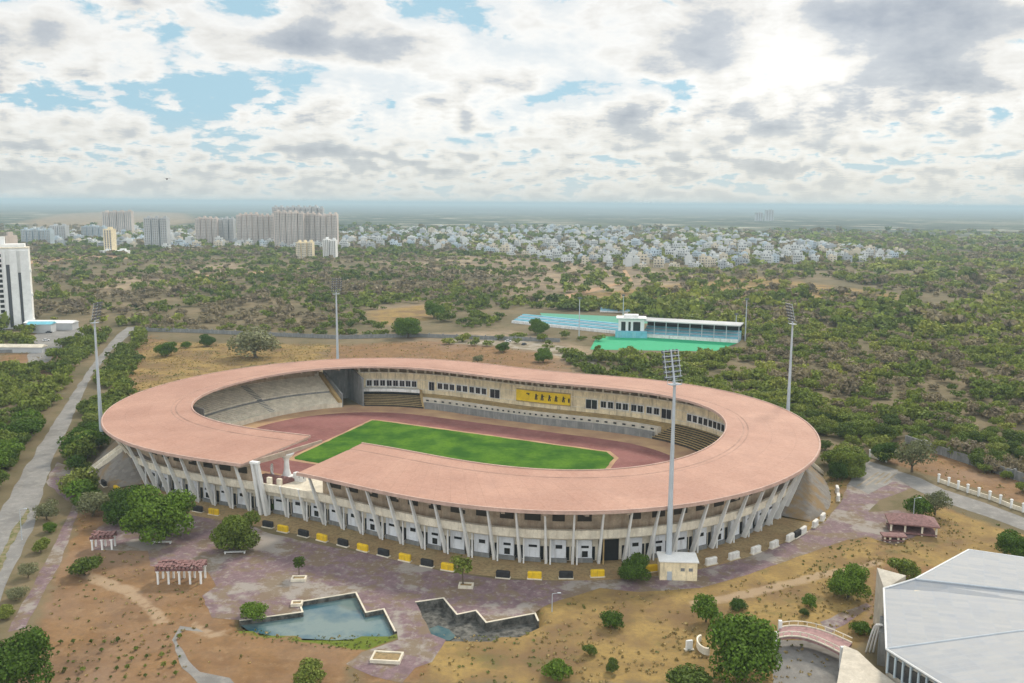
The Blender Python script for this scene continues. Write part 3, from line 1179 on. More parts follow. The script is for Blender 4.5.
# scrubland floor: olive-brown, with wide dark and pale swathes far out
c = t.mix(t.ramp(n1, [(0.35, 0.0), (0.65, 1.0)]), (0.105, 0.09, 0.05), (0.20, 0.155, 0.095))
c = t.mix(t.ramp(n2, [(0.5, 0.0), (0.68, 0.6)]), c, (0.085, 0.085, 0.035))
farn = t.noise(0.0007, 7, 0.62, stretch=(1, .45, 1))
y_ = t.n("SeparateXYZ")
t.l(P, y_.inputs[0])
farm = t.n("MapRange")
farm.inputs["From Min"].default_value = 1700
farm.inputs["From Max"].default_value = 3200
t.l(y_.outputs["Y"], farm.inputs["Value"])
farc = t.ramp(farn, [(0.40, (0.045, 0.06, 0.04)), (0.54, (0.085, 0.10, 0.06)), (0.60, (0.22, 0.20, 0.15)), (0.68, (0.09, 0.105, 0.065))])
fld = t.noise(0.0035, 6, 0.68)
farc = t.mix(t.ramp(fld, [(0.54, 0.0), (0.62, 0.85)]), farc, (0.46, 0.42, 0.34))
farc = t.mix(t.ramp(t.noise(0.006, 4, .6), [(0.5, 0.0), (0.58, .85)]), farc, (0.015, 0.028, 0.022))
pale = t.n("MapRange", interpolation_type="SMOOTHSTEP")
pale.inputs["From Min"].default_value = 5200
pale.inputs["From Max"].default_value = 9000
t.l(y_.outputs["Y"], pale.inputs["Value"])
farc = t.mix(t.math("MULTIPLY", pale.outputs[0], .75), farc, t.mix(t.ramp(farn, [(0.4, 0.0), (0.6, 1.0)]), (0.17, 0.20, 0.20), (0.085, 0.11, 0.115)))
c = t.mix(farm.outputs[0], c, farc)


def zone(nm, width=.5):
    """Zone membership with a ragged, noise-broken border."""
    v = t.math("ADD", t.attr(nm), t.math("MULTIPLY", t.math("SUBTRACT", n2, .5), .9))
    v = t.math("ADD", v, t.math("MULTIPLY", t.math("SUBTRACT", n3, .5), .35))
    return t.ramp(v, [(0.5 - width / 4, 0.0), (0.5 + width / 4, 1.0)])


tanc = t.mix(t.ramp(n1, [(0.40, 0.0), (0.58, 1.0)]), (0.33, 0.25, 0.165), (0.19, 0.145, 0.10))
tanc = t.mix(t.ramp(n2, [(0.5, 0.0), (0.65, 0.6)]), tanc, (0.13, 0.115, 0.07))
c = t.mix(zone("tan"), c, tanc)
soilc = t.mix(t.ramp(n2, [(0.35, 0.0), (0.65, 1.0)]), (0.175, 0.098, 0.048), (0.255, 0.15, 0.072))
soilc = t.mix(t.ramp(n3, [(0.48, 0.0), (0.70, 0.7)]), soilc, (0.145, 0.10, 0.055))
soilc = t.mix(t.ramp(n1, [(0.50, 0.0), (0.64, 0.65)]), soilc, (0.235, 0.16, 0.115))
soilc = t.mix(t.ramp(t.noise(.06, 7, .7), [(0.52, 0.0), (0.64, .6)]), soilc, (0.13, 0.085, 0.055))
soilc = t.mix(t.ramp(t.noise(.35, 6, .75), [(0.52, 0.0), (0.66, .5)]), soilc, (0.30, 0.20, 0.115))
c = t.mix(zone("soil"), c, soilc)
dryc = t.mix(t.ramp(n2, [(0.35, 0.0), (0.62, 1.0)]), (0.205, 0.135, 0.058), (0.32, 0.22, 0.08))
dryc = t.mix(t.ramp(n3, [(0.46, 0.0), (0.68, 0.75)]), dryc, (0.19, 0.135, 0.065))
dryc = t.mix(t.ramp(t.noise(.045, 5, .6), [(0.48, 0.0), (0.62, 0.9)]), dryc, (0.17, 0.11, 0.06))
dryc = t.mix(t.ramp(t.noise(.07, 6, .65, stretch=(1, 1.3, 1)), [(0.56, 0.0), (0.66, 0.55)]), dryc, (0.12, 0.115, 0.045))
c = t.mix(zone("dry"), c, dryc)
c = t.mix(t.math("MULTIPLY", zone("trail"), .7), c, (0.37, 0.275, 0.185))
c = t.mix(zone("lawn", .3), c, t.mix(n3, (0.07, 0.12, 0.012), (0.15, 0.17, 0.03)))
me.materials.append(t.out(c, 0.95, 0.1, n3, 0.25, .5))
me.update(calc_edges=True)
go = bpy.data.objects.new("ground", me)
COL.objects.link(go)
tag(go, kind="structure")

# roads, paths and paving (sheets a few millimetres apart)
road_l = wp2([(-30, 640), (-30, 560), (0, 512), (22, 474), (50, 428), (75, 390), (95, 361), (108, 345), (118, 334), (127, 327), (137, 327), (126, 338), (110, 352), (92, 375), (75, 412), (57, 450), (46, 482), (33, 530), (10, 575), (0, 602), (-30, 665)])
sheet("road_left", road_l, .03, M["road_concrete"], step=6, jit=.5)
median = wp2([(28, 508), (30, 512), (9, 550), (0, 572), (-20, 600), (-22, 590), (0, 556), (12, 530)])
sheet("median_strip", median, .045, M["weed_strip"], step=3, jit=.4)
path_p = wp2([(74, 503), (80, 505), (62, 560), (40, 600), (25, 628), (8, 632), (18, 612), (44, 565)])
sheet("paved_path", path_p, .035, M["paver_purple"], step=4, jit=.25)
sheet("junction_paving", wp2([(46, 482), (57, 462), (78, 470), (84, 486), (76, 505), (66, 500)]), .025, M["paver_purple"], step=4, jit=.5)

plaza_px = [(94, 550), (96, 530), (118, 512), (150, 500), (205, 512), (240, 521), (268, 533), (320, 545), (385, 557), (440, 571), (500, 579.5), (560, 581), (610, 579), (650, 573), (700, 567), (745, 557), (790, 541), (826, 521), (842, 500), (848, 484), (868, 462), (905, 474), (912, 488), (880, 500), (868, 512), (905, 510), (918, 535), (895, 545), (868, 537), (846, 540), (800, 556), (750, 574), (700, 588), (640, 592), (600, 588), (560, 600), (545, 606), (536, 612), (486.9, 622), (476.5, 610), (457, 613.8), (444.5, 597.8), (415.5, 601.8), (431, 634), (446, 640), (432, 662), (415, 668), (402, 683), (372, 676), (346, 664), (362, 652), (398, 640), (397, 632), (384.3, 608.5), (366.3, 612), (356.3, 592), (298, 601.6), (301.5, 611.6), (239, 620), (212, 618), (202, 596), (216, 586), (208, 572), (150, 566), (148, 551)]
sheet("plaza", ragged(wp2(plaza_px), 2.5, .22, 5), .03, M["paver_purple"])
sheet("pale_path", wp2([(196, 628), (204, 632), (183, 630), (176, 640), (188, 660), (200, 672), (230, 678), (240, 690), (205, 690), (182, 668), (172, 640), (180, 626)]), .02, M["road_concrete"], step=2.5, jit=.2)
sheet("service_road", wp2([(868, 462), (920, 478), (945, 490), (985, 503), (1040, 524), (1040, 537), (985, 516), (940, 501), (912, 488)]), .036, M["road_concrete"], step=5, jit=.3)
sheet("parking_area", wp2([(848, 484), (856, 470), (868, 461), (898, 470), (892, 482), (868, 494)]), .042, M["road_concrete"], step=4, jit=.4)
for i in range(4):
    sheet("parking_line", wp2([(856 + i * 9, 486 - i * 1.0), (878 + i * 6, 472 + i * .3), (879.3 + i * 6, 472.6 + i * .3), (858 + i * 9, 486.8 - i * 1.0)]), .048, M["gravel_lot"])
sheet("bridge_path", wp2([(820, 622), (866, 603), (872, 606), (830, 634), (850, 650), (842, 660)]), .03, M["paver_purple"], step=3, jit=.3)
sheet("forecourt", wp2([(776, 640), (830, 640), (850, 650), (880, 683), (880, 720), (770, 720)]), .026, M["road_concrete"], step=4, jit=.3)
sheet("yard", wp2([(38, 330), (84, 327), (88, 334), (60, 346), (48, 362), (26, 364), (30, 345)]), .03, M["road_concrete"], step=10, jit=1)
sheet("car_park", wp2([(440, 339), (500, 337), (530, 339), (565, 347), (600, 360), (590, 366), (545, 352), (500, 346), (450, 344)]), .03, M["gravel_lot"], step=10, jit=1.5)
for nm, px in (("dirt_track", [(185, 277), (300, 268), (300, 270), (186, 280)]), ("dirt_track", [(560, 296), (628, 280), (622, 270), (626, 270), (633, 281), (566, 299)]),
               ("dirt_track", [(20, 262), (95, 254), (130, 256), (130, 259), (95, 257), (20, 265)])):
    sheet(nm, wp2(px), .05, M["sand_apron"])

# dry bank between the facade and the plaza
mb = MB()
n = 110
for i in range(n):
    t0, t1 = TW0 + (TW1 - TW0) * i / n, TW0 + (TW1 - TW0) * (i + 1) / n
    mb.quad([SP(t0, 1.06, .034), SP(t1, 1.06, .034), SP(t1, .86, .30), SP(t0, .86, .30)])
    mb.quad([SP(t0, .86, .30), SP(t1, .86, .30), SP(t1, .66, .36), SP(t0, .66, .36)])
o = mb.build("dry_verge", M["dry_bank"])
tag(o, kind="structure")

# ponds
def water(name, poly, z):
    o = sheet(name, [(p.x, p.y) for p in poly], z, M["pond_water"])
    return o


water("pond_water", pond_a, -.95)
pb = wp2([(431.7, 632.5), (427, 622), (438, 618), (449, 622), (456, 629), (450, 633)])
sheet("low_pond_water", pb, -1.75, M["pond_water"])


def kerb(name, px_pts, label, h=.22, depth=1.6, w=.42):
    """Dark stained basin wall with a thin pale coping."""
    pts = [G(x, y) for x, y in px_pts]
    root = empty(name, pts[0])
    tag(root, label, "pond wall")
    lo_, cp_ = MB(), MB()
    for i in range(len(pts) - 1):
        a, b = pts[i] - pts[0], pts[i + 1] - pts[0]
        d = (b - a).normalized()
        e0, e1 = (w * .5, w * .5) if i % 2 == 0 else (-w * .51, -w * .51)
        for mb, ww, z0, z1, k in ((lo_, w * .9, -depth, h - .12, .9), (cp_, w, h - .118, h, 1.0)):
            nn = Vector((-d.y, d.x, 0)) * ww / 2
            a2, b2 = a - d * e0 * k, b + d * e1 * k
            lo = [a2 - nn, b2 - nn, b2 + nn, a2 + nn]
            mb.hexa([q_ + Vector((0, 0, z0)) for q_ in lo], [q_ + Vector((0, 0, z1)) for q_ in lo])
    lo_.build("basin_face", M["stone_dark"], root)
    cp_.build("coping", M["concrete"], root)
    return root


kerb("pond_wall", pond_a_px[:7], "stepped dark wall with pale coping round the far side of the blue pond")
kerb("pond_wall", [(416, 602.5), (443.5, 598.5), (457, 615), (476, 611), (486.3, 623), (535, 613.8), (538.5, 622)], "stepped dark wall with pale coping of the half dry pond", depth=2.2)
sheet("pond_bed", [(p.x, p.y) for p in pond_b], -1.9, M["stone_dark"])


# ------------------------------------------------------------------ floodlight masts
def make_mast():
    root = empty("floodlight_mast")
    mb = MB()
    mb.lathe((0, 0, 0), [(1.5, 0), (1.5, .7), (1.3, .9)], 12)
    mb.build("mast_base", M["concrete"], root)
    mb = MB()
    mb.tube((0, 0, .8), (0, 0, 16), .98, .80, 12)
    mb.tube((0, 0, 16), (0, 0, 32), .76, .58, 12)
    mb.tube((0, 0, 32), (0, 0, 47.5), .55, .40, 12)
    mb.build("pole", M["galv"], root)
    mb = MB()
    mb.box((0, 0, 47.3), (3.6, 2.2, .18))
    for x in (-1.75, 1.75):
        for y in (-1.05, 1.05):
            mb.tube((x, y, 47.3), (x, y, 48.4), .06, .06, 5)
    for y in (-1.05, 1.05):
        mb.tube((-1.75, y, 48.4), (1.75, y, 48.4), .06, .06, 5)
    mb.build("platform", M["galv"], root)
    # head: leaning towards +y (the field)
    hd = MB()
    lean = Vector((0, .26, .966))
    p0 = Vector((0, 0, 47.4))
    hd.tube(p0, p0 + lean * 8.2, .34, .22, 8)
    for s in (-2.6, 2.6):
        hd.tube(p0 + lean * 1.6 + Vector((s, 0, 0)), p0 + lean * 8 + Vector((s, 0, 0)), .12, .12, 5)
    for k in range(6):
        c = p0 + lean * (1.7 + k * 1.25)
        hd.tube(c - Vector((3.1, 0, 0)), c + Vector((3.1, 0, 0)), .10, .10, 5)
    head = hd.build("lamp_frame", M["galv"], root)
    nrm = Vector((0, .966, -.26))
    for k in range(6):
        for j in range(5):
            c = p0 + lean * (1.7 + k * 1.25) + Vector((-2.6 + j * 1.3, 0, 0)) + nrm * .35
            mb = MB()
            mb.tube(c - nrm * .25, c + nrm * .3, .26, .50, 8)
            mb.build("lamp", M["lamp_grey"], head)
    return root


mast0 = make_mast()
MASTS = [(99.5, -61.0, "grey floodlight mast in front of the near stand, beside the cream plant room"),
         (-136, -46, "grey floodlight mast at the roof's left tip, by the tree lined road"),
         (110, 78, "grey floodlight mast behind the right end of the roof, against dense scrub"),
         None]
p4 = AT(337, 300, 448)
mpos = [(G(668, 573), MASTS[0][2]), (AT(99.5, 400, 341), MASTS[1][2]), (AT(788.5, 400, 345), MASTS[2][2]), (AT(337, 330, 450), "grey floodlight mast behind the far roof, before the dry field")]
for i, (p, lb) in enumerate(mpos):
    o = mast0 if i == 0 else copy_tree(mast0)
    o.location = (p.x, p.y, 0)
    ztop = AT(*((668, 350), (104, 302), (783, 303), (337, 278))[i], p.y + 1.5).z
    o.scale = (.86, .86, ztop / 55.3)
    d = SC - p
    o.rotation_euler = (0, 0, math.atan2(d.y, d.x) - PI / 2)
    tag(o, lb, "floodlight mast", "floodlight masts round the stadium")

# plant room by the near mast
p = G(679, 581)
rz = -.06
plant = empty("plant_room", (p.x, p.y + 3.0, 0), rz)
tag(plant, "small cream block building with a pale flat roof at the foot of the near mast", "plant room")
mb = MB()
mb.box((0, 0, 2.4), (9.2, 5.6, 4.8))
mb.build("wall", M["cream"], plant)
mb = MB()
mb.box((0, 0, 4.98), (9.9, 6.3, .36), bev=.08)
mb.build("roof", M["white_clean"], plant)
mb = MB()
mb.box((-2.2, -2.84, 1.2), (1.2, .12, 2.3))
mb.build("door", M["galv"], plant)
for x in (1.0, 3.0):
    mb = MB()
    mb.box((x, -2.84, 2.9), (1.0, .1, .8))
    mb.build("vent", M["concrete_dark"], plant)

# painted kerb blocks round the plaza edge
def make_block():
    root = empty("kerb_block")
    mb = MB()
    mb.box((0, 0, .95), (3.5, 1.0, 1.9), bev=.18)
    mb.build("block", M["yellow_paint"], root)
    mb = MB()
    mb.box((0, 0, .14), (3.8, 1.3, .28), bev=.05)
    mb.build("footing", M["concrete"], root)
    return root


BLK = {}
for cn, mat in (("yellow", "yellow_paint"), ("black", "black_paint"), ("white", "white_paint")):
    b = make_block()
    b.children[0].data.materials[0] = M[mat]
    BLK[cn] = [b, False]
blocks = [("yellow", 92.7, 480), ("yellow", 117, 492), ("black", 104, 486), ("yellow", 214, 515), ("black", 198, 512), ("black", 268, 527.5), ("yellow", 283, 532), ("black", 303.5, 536.5), ("yellow", 322, 541), ("black", 343, 546), ("yellow", 362.7, 551), ("black", 383.5, 556),
          ("yellow", 405, 561), ("black", 427, 566.5), ("yellow", 447.7, 570.5), ("black", 503, 578), ("yellow", 534.6, 579), ("black", 566, 578.5), ("yellow", 597.5, 577), ("yellow", 651, 572),
          ("white", 711, 564.5), ("white", 733.8, 559), ("white", 755.7, 553), ("white", 774, 547.5), ("white", 790, 540.5), ("white", 803, 533.5), ("black", 797, 537), ("white", 815, 526.5), ("white", 822.5, 520), ("white", 837, 492), ("white", 838, 500)]
BLAB = {"yellow": "rounded concrete block painted yellow at the plaza edge before the near stand",
        "black": "rounded concrete block painted black between the yellow ones at the plaza edge",
        "white": "rounded white concrete block along the plaza edge at the right end"}
for cn, px, py in blocks:
    src, used = BLK[cn]
    o = copy_tree(src) if used else src
    BLK[cn][1] = True
    p = G(px, py)
    v = p - SC
    t = math.atan2(-v.x * sA + v.y * cA, v.x * cA + v.y * sA)
    o.location = (p.x, p.y, .03)
    o.rotation_euler = (0, 0, STAN(t, 1.05))
    tag(o, BLAB[cn], "kerb block", {"yellow": "yellow kerb blocks", "black": "black kerb blocks", "white": "white kerb blocks"}[cn])


# ------------------------------------------------------------------ pergolas and pavilion
def pergola(px, py, L, D, h, n, rz, label, name="pergola"):
    p = G(px, py)
    root = empty(name, (p.x, p.y, 0), rz)
    tag(root, label, name)
    for i in range(n):
        for s in (-1, 1):
            mb = MB()
            x = -L / 2 + .6 + (L - 1.2) * i / (n - 1)
            mb.box((x, s * (D / 2 - .5), h / 2), (.42, .42, h))
            mb.box((x, s * (D / 2 - .5), h - .2), (.7, .7, .4))
            mb.build("column", M["white_clean"], root)
    mb = MB()
    for s in (-1, 1):
        mb.box((0, s * (D / 2 - .5), h + .25), (L, .5, .5))
    k = int(L / .95)
    for i in range(k):
        x = -L / 2 + L * (i + .5) / k
        mb.box((x, 0, h + .72), (.42, D + .8, .42))
    mb.build("beam", M["tile_maroon"], root)
    mb = MB()
    rr = random.Random(int(px))
    for i in range(k):
        for j in range(5):
            if rr.random() < .8:
                x = -L / 2 + L * (i + .5) / k
                mb.box((x + rr.uniform(-.1, .1), -D / 2 + D * (j + .5) / 5, h + 1.05 + rr.uniform(0, .25)), (.82, D / 5.6, .22), rr.uniform(-.15, .15))
    mb.build("tiled_cover", M["tile_maroon"], root)
    return root


pergola(182, 581, 11.5, 4.6, 3.4, 5, .04, "long pergola with white columns and maroon tiled slats on brown earth")
pergola(104, 548, 6.2, 3.6, 3.0, 3, .10, "short pergola with maroon tiled slats by the paved plaza's left corner")


def pavilion(px, py, L, D, h, rise, rz, label):
    p = G(px, py)
    root = empty("pavilion", (p.x, p.y, 0), rz)
    tag(root, label, "pavilion")
    for x in (-L / 2 + .8, -L / 6, L / 6, L / 2 - .8):
        for y in (-D / 2 + .8, D / 2 - .8):
            mb = MB()
            mb.box((x, y, h / 2), (.5, .5, h))
            mb.build("column", M["cream_pale"], root)
    mb = MB()
    e = [(-L / 2, -D / 2), (L / 2, -D / 2), (L / 2, D / 2), (-L / 2, D / 2)]
    rg = [(-L / 5, 0), (L / 5, 0)]
    pts = [(x, y, h) for x, y in e] + [(x, y, h + .35) for x, y in e] + [(x, y, h + rise) for x, y in rg]
    mb.faces(pts, [(3, 2, 1, 0), (0, 1, 5, 4), (1, 2, 6, 5), (2, 3, 7, 6), (3, 0, 4, 7), (4, 5, 9, 8), (5, 6, 9), (6, 7, 8, 9), (7, 4, 8)])
    mb.build("roof", M["tile_maroon"], root)
    mb = MB()
    mb.box((0, 0, .5), (L - 1, D - 1, .5))
    mb.box((0, D / 2 - 1.3, 1.2), (L - 2, .3, 1.6))
    mb.build("bench_plinth", M["tile_maroon"], root)
    return root


pavilion(911, 531, 13.5, 8.5, 2.9, 2.3, -.25, "maroon tiled hipped pavilion on the purple plaza at the right")
pavilion(893, 541, 6.5, 3.2, 1.6, .8, -.12, "low maroon tiled shelter just in front of the hipped pavilion")

# benches and planters on the plaza
for px, py, L, rz, lb in ((162, 543.5, 5.2, .05, "white curved concrete bench under the big round tree"), (235, 553.5, 5.6, .1, "white concrete bench under the lone round plaza tree")):
    p = G(px, py)
    root = empty("bench", (p.x, p.y, .03), rz)
    tag(root, lb, "bench")
    mb = MB()
    mb.box((0, 0, .5), (L, .8, .16), bev=.05)
    mb.build("seat", M["white_clean"], root)
    for s in (-1, 1):
        mb = MB()
        mb.box((s * (L / 2 - .3), 0, .21), (.35, .7, .42))
        mb.build("leg", M["white_clean"], root)
for px, py, L, D, rz, lb in ((387, 659, 6.2, 4.0, -.1, "square stone planter of dry earth on the diamond shaped paving"), (299, 580, 3.6, 2.4, .05, "square planter box around the slender plaza tree"), (466, 587, 3.6, 2.4, -.1, "square planter box around the small tree by the near kerb"),
                              (297, 605, 2.6, 2.2, .1, "small square stone planter at the blue pond's corner")):
    p = G(px, py)
    root = empty("planter", (p.x, p.y, .03), rz)
    tag(root, lb, "planter")
    mb = MB()
    for s in (-1, 1):
        mb.box((0, s * (D / 2 - .2), .35), (L, .4, .7))
        mb.box((s * (L / 2 - .2), 0, .35), (.4, D - .8, .7))
    mb.build("rim", M["concrete"], root)
    mb = MB()
    mb.box((0, 0, .24), (L - .8, D - .8, .48))
    mb.build("soil_bed", M["dry_bank"], root)

# bollards on the right hand road, lamp posts, white markers
def post_thing(name, p, h, r, mat, label, cat, group=None, cap=True):
    root = empty(name, (p.x, p.y, 0))
    tag(root, label, cat, group)
    mb = MB()
    mb.lathe((0, 0, 0), [(r, 0), (r, h * .9), (r * .8, h * .9), (r * .8, h)], 8)
    mb.build("shaft", mat, root)
    if cap:
        mb = MB()
        mb.lathe((0, 0, h), [(r * 1.25, .003), (r * 1.25, .25), (r * .4, .45)], 8)
        mb.build("cap", mat, root)
    return root


post0 = None
fence_px = [(870, 457), (878, 459.5), (886, 462), (938.5, 482), (948.5, 485.5), (958, 489), (967.5, 492.5), (978.5, 496), (989.5, 499.5), (1000, 503.5), (1011, 508), (1023, 512)]
for px, py in fence_px:
    p = G(px, py)
    if post0 is None:
        o = post0 = post_thing("gate_post", p, 2.5, .42, M["white_clean"], "x", "post")
    else:
        o = copy_tree(post0)
        o.location = (p.x, p.y, 0)
    tag(o, "square white post in the low wall along the service road", "post", "white posts along the service road")
for seg in (fence_px[:3], fence_px[3:]):
    pts = [G(x, y) for x, y in seg]
    mb = MB()
    for a, b in zip(pts[:-1], pts[1:]):
        d = (b - a).normalized()
        nn = Vector((-d.y, d.x, 0)) * .18
        a2, b2 = a + d * .6, b - d * .6
        mb.hexa([a2 - nn, b2 - nn, b2 + nn, a2 + nn], [v + Vector((0, 0, 1.3)) for v in (a2 - nn, b2 - nn, b2 + nn, a2 + nn)])
    o = mb.build("boundary_wall", M["cream_pale"])
    tag(o, "low pale wall along the service road at the right" if len(seg) > 3 else "short low wall beside the parking area and dark trees", "wall")
# dark boundary walls behind and beside the fields
for pts, h, lb in (([(560, 342), (470, 339), (415, 337), (340, 339), (270, 336), (200, 333), (134, 331)], 2.6, "long dark boundary wall behind the golden field"),
                   ([(905, 443), (950, 458), (1040, 488)], 3.2, "dark stone boundary wall before the scrub at the right"),
                   ([(0, 353), (45, 352), (62, 349)], 2.0, "low dark wall before the white apartment tower")):
    pp = [G(x, y) for x, y in pts]
    mb = MB()
    for a, b in zip(pp[:-1], pp[1:]):
        d = (b - a)
        k = max(1, int(d.length / 9))
        d.normalize()
        nn = Vector((-d.y, d.x, 0)) * .2
        for i in range(k):
            s0, s1 = a.lerp(b, i / k), a.lerp(b, (i + .9) / k)
            mb.hexa([s0 - nn, s1 - nn, s1 + nn, s0 + nn], [v + Vector((0, 0, h)) for v in (s0 - nn, s1 - nn, s1 + nn, s0 + nn)])
            s2 = a.lerp(b, (i + .95) / k)
            mb.box((s2.x, s2.y, h / 2 + .3), (.9, .9, h + .6), 0)
    o = mb.build("boundary_wall", M["concrete_dark"])
    tag(o, lb, "wall")
lp = None
for px, py, hp, lb in ((22, 540, 30, "thin grey street lamp on the road's median strip"), (913, 520, 22, "thin lamp post near the hipped pavilion"), (552, 612, 21, "thin lamp post on the plaza near the half dry pond")):
    p = G(px, py)
    root = empty("street_lamp", (p.x, p.y, 0))
    h = hp * p.length / 930
    tag(root, lb, "street lamp")
    mb = MB()
    mb.tube((0, 0, 0), (0, 0, h), .12, .07, 6)
    mb.build("pole", M["galv"], root)
    mb = MB()
    mb.tube((0, 0, h), (1.4, 0, h + .25), .06, .05, 6)
    mb.box((1.6, 0, h + .25), (.8, .3, .16))
    mb.build("lamp_arm", M["galv"], root)
for px, py, s, lb in ((440, 683 - 36, 0, ""),):
    pass
p = G(689, 650)
root = empty("marker_stone", (p.x, p.y, 0))
tag(root, "upright white slab standing in dry grass left of the dense bush", "slab")
mb = MB()
mb.box((0, 0, 1.1), (1.5, .5, 2.2), .2, bev=.1)
mb.build("slab", M["white_clean"], root)
mb = MB()
mb.box((0, 0, .12), (2.0, .9, .24), .2)
mb.build("footing", M["concrete"], root)
p = G(705, 648)
mb = MB()
for i in range(16):
    a0, a1 = PI * .55 + PI * 1.0 * i / 16, PI * .55 + PI * 1.0 * (i + 1) / 16
    lo = [(p.x + r * math.cos(a) * .6, p.y + r * math.sin(a) * 1.1, 0) for a, r in ((a0, 2.4), (a1, 2.4), (a1, 2.9), (a0, 2.9))]
    mb.hexa(lo, [(x, y, 1.5) for x, y, z in lo])
o = mb.build("curved_wall", M["cream_pale"])
tag(o, "short curved pale wall half hidden by the dense bush", "wall")


# ------------------------------------------------------------------ auditorium at the lower right
aud = empty("auditorium", (0, 0, 0))
tag(aud, "large hall with faceted pale grey metal roof and a white fin wall", "hall")
a0 = G(960, 640, 0)
aud.location = (a0.x, a0.y, 0)


def apart(name, mb, mats, parent=None):
    mb.v = [(p[0] - a0.x, p[1] - a0.y, p[2]) for p in mb.v]
    return mb.build(name, mats, parent or aud)


A_ = G(968.8, 549.6, 12)
R1 = G(1130, 573, 12.5)
G1, G2_ = G(914.7, 579, 12.6), G(1130, 603, 13.4)
L1, L2 = G(883.7, 588.3, 11), G(886.3, 649, 10.2)
R2 = G(1130, 616, 13.2)
B_ = G(1010, 727, 9.8)
B2 = G(1150, 770, 11)
th = Vector((0, 0, .45))
facets = [[A_, G1, G2_, R1], [G1, L1, L2, R2, G2_], [L2, B_, B2, R2]]
mb = MB()
uvs = []
for fct in facets:
    c = sum(fct, Vector()) / len(fct)
    top = [c + (p - c) * .998 for p in fct]
    mb.hexa([p - th for p in top], top)
    ax = (fct[-1] - fct[0]).normalized()
    ay = Vector((-ax.y, ax.x, 0))
    for p in top + top:
        uvs.append(((p - c).dot(ax), (p - c).dot(ay)))
o = apart("roof", mb, M["metal_roof"])
uvl = o.data.uv_layers.new(name="UVMap")
for lp_ in o.data.loops:
    uvl.data[lp_.index].uv = uvs[lp_.vertex_index]
rfo = o
mb = MB()
for p, q_ in ((L2, R2), (G1, G2_)):
    mb.tube(p + Vector((0, 0, .02)), q_ + Vector((0, 0, .02)), .22, .22, 6)
apart("ridge_gutter", mb, M["galv"], rfo)
mb = MB()
for p, q_ in ((A_, R1), (A_, G1), (G1, L1), (L1, L2), (L2, B_)):
    mb.tube(p, q_, .20, .20, 6)
apart("eave_trim", mb, M["white_clean"], rfo)
cen = sum([A_, R1, B2, B_, L2, L1], Vector()) / 6
ins = [cen + (p - cen) * .965 for p in (A_, G1, L1, L2, B_, B2, G2_, R1)]
mb = MB()
mb.hexa([Vector((p.x, p.y, 0)) for p in ins], [Vector((p.x, p.y, p.z - 1.0)) for p in ins])
wallo = apart("wall", mb, M["hall_cream"])
# glazed band under the front eave
n = 14
e0, e1 = cen + (L2 - cen) * .968, cen + (B_ - cen) * .968
for i in range(n):
    p = e0.lerp(e1, (i + .5) / n)
    d = (e1 - e0)
    mb = MB()
    an = math.atan2(d.y, d.x)
    mb.box((p.x, p.y, p.z - 3.0), (d.length / n * .72, .5, 3.2), an)
    apart("window", mb, M["window_glass"], wallo)
    mb = MB()
    p = e0.lerp(e1, i / n)
    mb.box((p.x, p.y, p.z - 2.8), (.35, .9, 4.2), an)
    apart("fin", mb, M["tower_glass"], wallo)
T_ = G(877, 567.7, 13)
Cc = G(906, 575.5, 12.2)
Dd = G(884.5, 588, 10.9)
g = lambda p: Vector((p.x, p.y, 0))
mb = MB()
mb.hexa([g(T_), g(Dd), g(Cc)], [T_, Dd - Vector((0, 0, .3)), Cc])
apart("fin_wall", mb, M["hall_cream"])
poly = [(p.x, p.y) for p in (G(843.8, 645, 5), G(858, 651, 5), G(876, 668, 5), G(905, 690, 5), G(905, 740, 5), G(826, 740, 5), G(837, 683, 5))]
mb = MB()
mb.prism(poly, 0, 5)
apart("porch", mb, M["hall_cream"])
# curved ribs by the side entrance
for k in range(3):
    mb = MB()
    prev = None
    for i in range(9):
        f_ = i / 8
        p = G(866 + k * 3.5, 652, 0).lerp(G(878 + k * 2, 625, 8), f_)
        p.z = 8 * math.sin(f_ * PI / 2)
        if prev is not None:
            mb.tube(prev, p, .22, .22, 5)
        prev = p
    apart("curved_rib", mb, M["white_clean"])
mb = MB()
p = G(882, 662, 0)
mb.box((p.x + 1, p.y + 2, 3.6), (2.2, 8, 7.2), -.4)
apart("side_entrance", mb, M["concrete_dark"])

# arched footbridge
br_ = empty("footbridge", (G(810, 648).x, G(810, 648).y, 0))
tag(br_, "arched footbridge with pink paved deck and white railings beside the hall", "footbridge")
b0 = br_.location.copy()


def bpart(name, mb, mat, parent=None):
    mb.v = [(p[0] - b0.x, p[1] - b0.y, p[2]) for p in mb.v]
    return mb.build(name, mat, parent or br_)


def arc_pts(px, z):
    xs, ys = [p[0] for p in px], [p[1] for p in px]
    out = []
    for i in range(17):
        x = xs[0] + (xs[-1] - xs[0]) * i / 16
        out.append(G(x, float(np.interp(x, xs, ys)) if False else float(np.polyval(np.polyfit(xs, ys, 3), x)), z))
    return out


